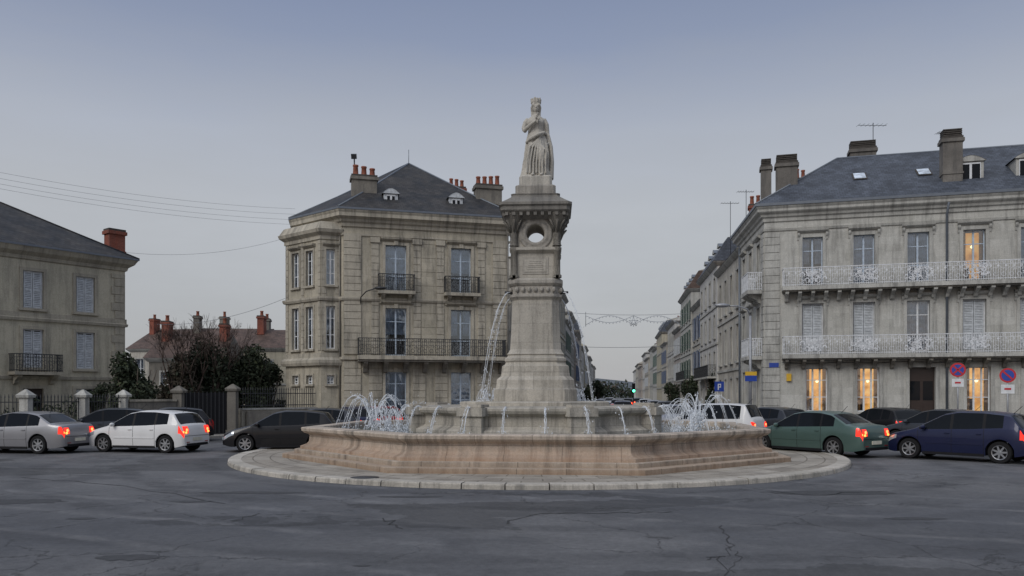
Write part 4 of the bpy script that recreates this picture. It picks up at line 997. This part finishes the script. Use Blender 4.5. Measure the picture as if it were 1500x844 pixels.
sb.tube([S(.42,-.02,1.5),S(.50,.02,1.1),S(.53,.03,.6),S(.50,.03,.04)],[.05,.085,.10,.12],SM,10,flat=(1.5,.8))
sb.tube([S(-.33,-.14,1.20),S(-.18,-.33,1.28),S(.05,-.37,1.40),S(.26,-.24,1.5),S(.33,-.03,1.52)],[.045,.06,.065,.055,.04],SM,8)
for q in range(7):
    x0=-.30+q*.1; sb.tube([S(.22-q*.04,-.29,1.42-q*.025),S(x0*.9+.06,-.38,1.0-.02*q),S(x0,-.42,.55-.04*q),S(x0*1.05,-.44,.1)],[.022,.032,.03,.032],SM,6)
sb.ell(S(-.12,-.44,.05),(.07,.12,.06),SM); sb.ell(S(.16,-.45,.05),(.07,.12,.06),SM)
sb.box(Matrix.Translation(S(0,0,0)),-.50,.50,-.48,.46,-.03,.03,SM)
o=sb.obj('statue_of_crowned_woman')
md=o.modifiers.new('r','REMESH'); md.mode='VOXEL'; md.voxel_size=.015; md.use_smooth_shade=True
# ------------------------------------------------------------------ CARS
ST={
'hatch':dict(L=3.97,W=1.70,fo=.80,wb=2.47,r=.31,top=[(0,.56),(.05,.66),(.3,.78),(.9,.93),(1.0,.97),(1.75,1.38),(2.15,1.46),(2.8,1.455),(3.35,1.40),(3.52,1.36),(3.80,1.0),(3.90,.93),(3.97,.60)],
  belt=[(0,.52),(.3,.70),(1.0,.90),(2.5,.95),(3.3,1.0),(3.75,1.0),(3.97,.6)],ws=(1.0,1.80),rw=(3.50,3.80),side=[(1.12,1.95),(2.03,2.82),(2.9,3.35)],seams=[1.05,2.0,2.86]),
'sedan':dict(L=4.50,W=1.72,fo=.88,wb=2.66,r=.315,top=[(0,.54),(.06,.66),(.4,.77),(1.1,.90),(1.22,.94),(2.0,1.36),(2.4,1.43),(3.0,1.42),(3.4,1.35),(3.95,1.05),(4.05,1.03),(4.38,1.0),(4.45,.93),(4.5,.6)],
  belt=[(0,.5),(.4,.70),(1.2,.88),(2.8,.94),(3.9,.98),(4.4,.93),(4.5,.6)],ws=(1.22,2.03),rw=(3.42,3.95),side=[(1.38,2.2),(2.28,3.05),(3.12,3.55)],seams=[1.25,2.24,3.1]),
'van':dict(L=4.3,W=1.76,fo=.82,wb=2.7,r=.31,top=[(0,.6),(.06,.72),(.4,.88),(.8,1.0),(.9,1.04),(1.7,1.55),(2.1,1.64),(3.2,1.65),(3.9,1.60),(4.15,1.1),(4.25,1.0),(4.3,.6)],
  belt=[(0,.55),(.4,.78),(1.0,.98),(3.9,1.05),(4.3,.6)],ws=(.9,1.75),rw=(3.88,4.15),side=[(1.1,2.0),(2.1,3.0),(3.1,3.75)],seams=[1.1,2.05,3.05]),
}
def sm_interp(pts,L):
    g=np.linspace(0,L,500); y=np.interp(g,[p[0] for p in pts],[p[1] for p in pts]); k=max(3,int(.09/L*500)); ker=np.hanning(k+2)[1:-1]; ker/=ker.sum()
    yp=np.pad(y,(k//2,k-1-k//2),'edge'); ys=np.convolve(yp,ker,'valid')[:500]
    bl=np.clip(np.minimum(g,L-g)/.05,0,1); ys=y*(1-bl)+ys*bl
    return lambda s:float(np.interp(s,g,ys))
def car(name,px,d,heading,style,pm,scale=1.0,tail='tl_lit',ind=False,hl=False):
    S_=ST[style]; L,W,fo,wb,r=S_['L'],S_['W'],S_['fo'],S_['wb'],S_['r']; top=sm_interp(S_['top'],L); bel=sm_interp(S_['belt'],L); ra=r+.055
    A=Asm(name,(0,0,0)); b=A['body']; T0=L-.20
    ss=set(np.round(np.linspace(0,L,46),4))|{0,.015,.04,.08,.13,L-.015,L-.04,L-.08,L-.13,.42,T0}
    for c in (fo,fo+wb):
        ss={s for s in ss if abs(s-c)>ra+.005}
        for a in np.linspace(0,math.pi,15): ss.add(round(c+ra*math.cos(a),4))
        ss|={round(c-ra-.002,4),round(c+ra+.002,4)}
    for s in list(S_['ws'])+list(S_['rw'])+[x for q in S_['side'] for x in q]: ss.add(s)
    for s in S_['seams']: ss|={s,s+.014}
    ss=sorted(s for s in ss if 0<=s<=L)
    def wf(s):
        f=1.0
        if s<.7: f-=.20*((.7-s)/.7)**2.4
        if s>L-.5: f-=.12*((s-L+.5)/.5)**2.4
        if s<.05: f-=.05*(1-s/.05)
        if s>L-.05: f-=.04*((s-L+.05)/.05)
        return W/2*f
    def sect(s):
        w=wf(s); zt=top(s); zb=min(bel(s),zt-.012); low=.20+.07*max(0,(.3-s)/.3)+.07*max(0,(s-L+.3)/.3)
        zl=low
        for c in (fo,fo+wb):
            if abs(s-c)<ra: zl=max(zl,r+math.sqrt(ra*ra-(s-c)**2))
        z3=max(min(.42,zb-.16),zl+.01); z4=max(min(.68,zb-.12),z3+.012); z5=max(zb-.05,z4+.008); zb=max(zb,z5+.006)
        h=max(zt-zb-.045,.004); y6=w*.955; y7=y6-.34*h; y7=max(y7,w*.4)
        X=L/2-s
        return [(X,0,low if zl==low else zl),(X,w-.28,zl),(X,w*.965,zl),(X,w*.998,z3),(X,w,z4),(X,w*.980,z5),(X,y6,zb),(X,y7,zb+h),(X,y7-.07,max(zt-.012,zb+h+.004)),(X,y7*.5,zt+.008),(X,0,zt+.014)]
    sec=[sect(s) for s in ss]
    inr=lambda s,q:q[0]<=s<=q[1]
    gl0=S_['side'][0][0]; gl1=S_['side'][-1][1]
    seam=lambda s:any(q<=s<=q+.014 for q in S_['seams'])
    for sg in (1,-1):
        for i in range(len(ss)-1):
            s=(ss[i]+ss[i+1])/2
            for j in range(10):
                if j<2: m=MT['black']
                elif j==2: m=MT['black'] if seam(s) else pm
                elif j in (3,4,5):
                    m=pm
                    if seam(s): m=MT['black']
                    if j>=4 and .03<s<.42: m=MT['hl_on'] if (hl and s<.2 and j==4) else MT['hl']
                    if j>=4 and T0<s<L-.02: m=MT[tail]
                elif j==6:
                    m=pm
                    if any(inr(s,q) for q in S_['side']): m=MT['cglass']
                    elif gl0-.02<s<gl1: m=MT['black']
                elif j==7: m=pm
                else: m=MT['cglass'] if inr(s,S_['ws']) or inr(s,S_['rw']) else pm
                q=[sec[i][j],sec[i+1][j],sec[i+1][j+1],sec[i][j+1]]; q=[(x,y*sg,z) for x,y,z in q]
                if sg<0: q.reverse()
                b.poly(q,m,True)
    for sc,rev in ((sec[0],1),(sec[-1],0)):
        ring=[(x,y,z) for x,y,z in sc[1:]]+[(x,-y,z) for x,y,z in reversed(sc[1:-1])]
        if rev: ring.reverse()
        b.poly(ring,pm)
    dt=A['details']; xr=-L/2; xf=L/2; wr=wf(L)
    ME=Matrix(((0,0,1,0),(1,0,0,0),(0,1,0,0),(0,0,0,1)))
    for sg in (1,-1):
        dt.exu(Matrix(((1,0,0,0),(0,0,1,0),(0,1,0,0),(0,0,0,1))),xf-.10,xf+.008,[(.44,sg*.45),(.44,sg*.66),(.54,sg*.66),(.54,sg*.40)],MT['hl_on'] if hl else MT['hl'])
        sx=L/2-S_['side'][0][0]-.12; dt.ell((sx,sg*(W/2+.07),bel(S_['side'][0][0])+.07),(.07,.11,.07),pm,10,7); dt.box(I4,sx-.03,sx+.03,sg*(W/2-.06),sg*(W/2+.02),bel(1.2)+.01,bel(1.2)+.05,MT['black'])
        for q in S_['seams'][1:]:
            xx=L/2-q+.12; dt.box(I4,xx-.07,xx+.07,sg*(W/2-.02),sg*(W/2+.018),.80,.825,pm)
        dt.box(I4,L/2-fo-wb+ra+.08,L/2-fo-ra-.08,sg*(W/2-.02),sg*(W/2+.012),.50,.54,pm)
        dt.box(I4,L/2-fo-wb+ra+.03,L/2-fo-ra-.03,sg*(W/2*.96),sg*(W/2*.99+.004),.17,.25,MT['black'])
        zt_=.90 if style=='sedan' else .93; zl_=.68
        def cl_(y0,y1,z0,z1,off,m):
            dt.exu(ME,sg*y0,sg*y1,[(z0,xr+.10),(z0,xr-.006-off),(z1-.10,xr+.006-off),(z1,xr+.055-off),(z1,xr+.14)],m)
        cl_(wr*.70,wr*1.0,zl_,zt_,0,MT[tail]); 
        if tail=='tl_lit': dt.ell((xr+.0,sg*wr*.84,.80),(.02,.06,.055),MT['tl_hot'],8,6)
        if ind: dt.ell((xr+.0,sg*wr*.90,.71),(.02,.07,.04),MT['tl_or'],8,6); dt.box(I4,xr+.02,xr+.10,sg*wr*.99,sg*wr*1.02,.70,.76,MT['tl_or'])
        dt.box(I4,xr-.010,xr+.03,sg*wr*.62,sg*wr*.86,.36,.385,MT['tl'])
    dt.box(I4,xr-.02,xr+.02,-.26,.26,.42,.53,MT['plate']); dt.box(I4,xr-.01,xr+.1,-wr*.85,wr*.85,.24,.33,MT['black'])
    dt.box(I4,xr-.006,xr+.05,-wr*.98,wr*.98,.585,.598,MT['black'])
    dt.box(I4,xf-.02,xf+.018,-.26,.26,.33,.43,MT['plate']); dt.box(I4,xf-.06,xf+.006,-.36,.36,.445,.53,MT['black']); dt.box(I4,xf-.06,xf+.008,-.55,.55,.26,.325,MT['black'])
    dt.tube([(L/2-S_['rw'][0]+.15,0,top(S_['rw'][0])),(L/2-S_['rw'][0]-.1,0,top(S_['rw'][0])+.25)],.008,MT['black'],4)
    for c in (fo,fo+wb):
        for sg in (1,-1):
            wl=A['wheels']; X=L/2-c; yo=sg*(W/2-.015); yi=sg*(W/2-.22)
            wl.lathe((X,0,r),[(r*.60,yi),(r*.93,yi),(r,yi+sg*.03),(r,yo-sg*.03),(r*.94,yo),(r*.66,yo-sg*.005),(r*.64,yo-sg*.03)],MT['tyre'],28,'y')
            wl.lathe((X,0,r),[(r*.66,yo-sg*.004),(r*.61,yo-sg*.008),(r*.58,yo-sg*.06)],MT['rim'],28,'y')
            wl.lathe((X,0,r),[(r*.64,yo-sg*.07),(.005,yo-sg*.07)],MT['black'],20,'y')
            ph=random.random()
            for k in range(7):
                a=ph+2*math.pi*k/7; ca,sa=math.cos(a),math.sin(a); na,nb=-sa,ca
                q=[]
                for rr,wd in ((.03,.03),(r*.61,.022)):
                    for s2 in (-1,1): q.append((X+rr*ca+s2*wd*na,yo-sg*.02,r+rr*sa+s2*wd*nb))
                wl.poly([q[0],q[2],q[3],q[1]],MT['rim'])
            wl.lathe((X,0,r),[(.055,yo-sg*.04),(.05,yo-sg*.008),(.004,yo-sg*.006)],MT['rim'],12,'y')
    for k,mm in A.parts.items(): mm.obj(k,A.e,(0,0,0),weld=(k=='body'),sharp=38)
    A.e.location=(WX(px,d),d,0); A.e.rotation_euler=(0,0,math.atan2(heading[1],heading[0])); A.e.scale=(scale,)*3
    return A
car('silver_sedan_car',34,28.2,(-.985,.17),'sedan',P_['silver'],tail='tl_lit',ind=True)
car('white_hatchback_car',217,28.6,(-.975,.22),'hatch',P_['white'],ind=True)
car('black_hatchback_car',416,28.8,(-.985,-.10),'hatch',P_['black'])
car('green_sedan_car',1190,27.4,(-.58,.815),'sedan',P_['green'],1.03,tail='tl_lit',ind=True)
car('dark_blue_hatchback_car',1408,25.0,(-.66,.75),'hatch',P_['blue'],1.04)
car('grey_hatchback_car',152,33,(-.9,-.4),'hatch',P_['grey'],tail='tl')
car('dark_hatchback_car',240,34.5,(-.9,-.4),'hatch',P_['black'],tail='tl')
car('dark_hatchback_car',458,33,(-1,-.1),'hatch',P_['grey'],tail='tl_lit')
car('red_hatchback_car',557,39,(-.3,.95),'hatch',P_['red'],tail='tl_lit')
car('blue_hatchback_car',520,37.5,(-.35,.93),'hatch',P_['blue'],tail='tl_lit')
car('grey_hatchback_car',610,40,(-.9,.3),'hatch',P_['silver'],tail='tl_lit')
car('white_van',1040,33.5,(-.80,.6),'van',P_['white'],tail='tl_lit')
car('grey_hatchback_car',1122,36,(-.5,.86),'hatch',P_['grey'],tail='tl')
car('black_hatchback_car',1292,34.5,(-.25,.97),'hatch',P_['black'],tail='tl_lit')
car('dark_grey_hatchback_car',1372,31,(-.6,.8),'hatch',P_['grey'],1.0,tail='tl')
car('silver_hatchback_car',985,44,(-.3,-.95),'hatch',P_['silver'],tail='tl',hl=True)
car('dark_hatchback_car',880,58,(-.05,-1),'hatch',P_['grey'],tail='tl',hl=True)
for px,d_,hd,pm,tt,hh in ((905,90,(.122,1),'grey','tl_lit',0),(918,110,(.122,1),'black','tl_lit',0),(958,75,(.122,1),'silver','tl_lit',0),(975,66,(.122,1),'black','tl_lit',0),(945,95,(.122,1),'white','tl',0),(876,84,(-.122,-1),'silver','tl',1),(935,120,(.122,1),'grey','tl_lit',0),(893,125,(-.122,-1),'white','tl',1),(912,70,(.122,1),'blue','tl_lit',0)):
    car('street_car',px,d_,hd,'hatch',P_[pm],tail=tt,hl=bool(hh))
# ------------------------------------------------------------------ road details
mb=MB(); MC=plain('crack_filler',(.03,.03,.032),.9)
def crack(pts,w=.03,z=.004):
    P=[Vector((*p,z)) for p in pts]; out=[]
    for i in range(len(P)-1):
        for k in range(6):
            t=k/6; out.append(P[i].lerp(P[i+1],t)+Vector((random.gauss(0,.05),random.gauss(0,.07),0)))
    out.append(P[-1])
    for i in range(len(out)-1):
        a,b=out[i],out[i+1]; dv=(b-a).normalized(); n_=Vector((-dv.y,dv.x,0))*w*random.uniform(.3,1)
        mb.poly([a-n_,b-n_,b+n_,a+n_],MC)
def G(px,py):
    d=F*CH/(py-HY); return (WX(px,d),d)
crack([G(1055,770),G(1070,790),G(1060,815),G(1062,850)],.012); crack([G(1030,820),G(1062,815)],.01); crack([G(1064,800),G(1082,812),G(1078,840)],.008)
crack([G(30,700),G(180,712),G(330,738)],.025); crack([G(340,765),G(380,752)],.025); crack([G(740,766),G(790,752),G(900,752),G(985,750)],.025)
crack([G(1100,715),G(1180,726),G(1300,720)],.025); crack([G(560,760),G(590,775)],.02)
mb.obj('road_cracks')
mb=MB()
MP=plain('tar_patch',(.045,.046,.050),.75,0,.4,scale=9)
def patch(px,py,w,h,z=.004,m=MP):
    x,y=G(px,py); mb.poly([(x+w*math.cos(a)*random.uniform(.8,1.1),y+h*math.sin(a)*random.uniform(.7,1.15),z) for a in np.linspace(0,2*math.pi,34)[:-1]],m)
patch(190,817,.42,.20); patch(1215,722,1.4,.4); patch(370,722,1.1,.2); patch(530,829,.1,.05); patch(20,735,1.0,.4); patch(280,735,.4,.15); patch(120,760,.25,.12); patch(600,728,.7,.12); patch(1340,760,.5,.15)
mb.obj('road_patches')
A=Asm('manhole_cover',(-2.3,18.2,.12)); x,y=(-3.4,18.45); A['lid'].lathe((x,y,.114),[(.33,0),(.33,.008),(.0,.009)],MT['iron'],24); A.done()
# ------------------------------------------------------------------ light
w=bpy.data.worlds.new('World'); scene.world=w; w.use_nodes=True; nt=w.node_tree; bg=nt.nodes['Background']
tc=nt.nodes.new('ShaderNodeTexCoord'); s=nd(nt,'ShaderNodeSeparateXYZ',i0=tc.outputs['Generated'])
sv=nd(nt,'ShaderNodeVectorMath',{'operation':'MULTIPLY'},i0=tc.outputs['Generated'],i1=(1.0,1.0,4)).outputs[0]
cn=noise(nt,sv,1.6,7,.6)
zz=M1(nt,'ADD',s.outputs[2],M1(nt,'MULTIPLY',M1(nt,'SUBTRACT',cn,.5),.12))
c=ramp(nt,zz,[(0,(.39,.40,.42)),(.10,(.405,.42,.45)),(.22,(.44,.46,.50)),(.31,(.39,.42,.49)),(.40,(.255,.30,.42)),(.47,(.20,.245,.37)),(.7,(.52,.57,.68)),(1,(.62,.65,.74))])
c=mixc(nt,'MULTIPLY',1.0,c,ramp(nt,cn,[(.3,.94),(.7,1.06)]))
sky=nd(nt,'ShaderNodeTexSky',{'sky_type':'NISHITA','sun_disc':False,'sun_elevation':math.radians(4),'sun_rotation':math.radians(200)})
sk=nd(nt,'ShaderNodeVectorMath',{'operation':'SCALE'},i0=sky.outputs[0],Scale=.010)
ad=mixc(nt,'ADD',1.0,c,sk.outputs[0]); nt.links.new(ad,bg.inputs[0]); bg.inputs[1].default_value=1.0
sl=bpy.data.lights.new('sun','SUN'); sl.energy=1.45; sl.angle=math.radians(30); sl.color=(1,.965,.91)
so=bpy.data.objects.new('sun',sl); scene.collection.objects.link(so); so.rotation_euler=Vector((-.55,-.7,.66)).to_track_quat('Z','Y').to_euler()
cam=bpy.data.cameras.new('camera'); co=bpy.data.objects.new('camera',cam); scene.collection.objects.link(co); co.location=(0,0,CH); co.rotation_euler=(math.pi/2,0,0)
cam.sensor_width=36; cam.lens=F/1500*36; cam.shift_y=155/1500; cam.clip_end=5000; cam.clip_start=.1; scene.camera=co
scene.view_settings.view_transform='Standard'; scene.view_settings.look='None'; scene.view_settings.exposure=0
print('faces',sum(len(m.polygons) for m in bpy.data.meshes))
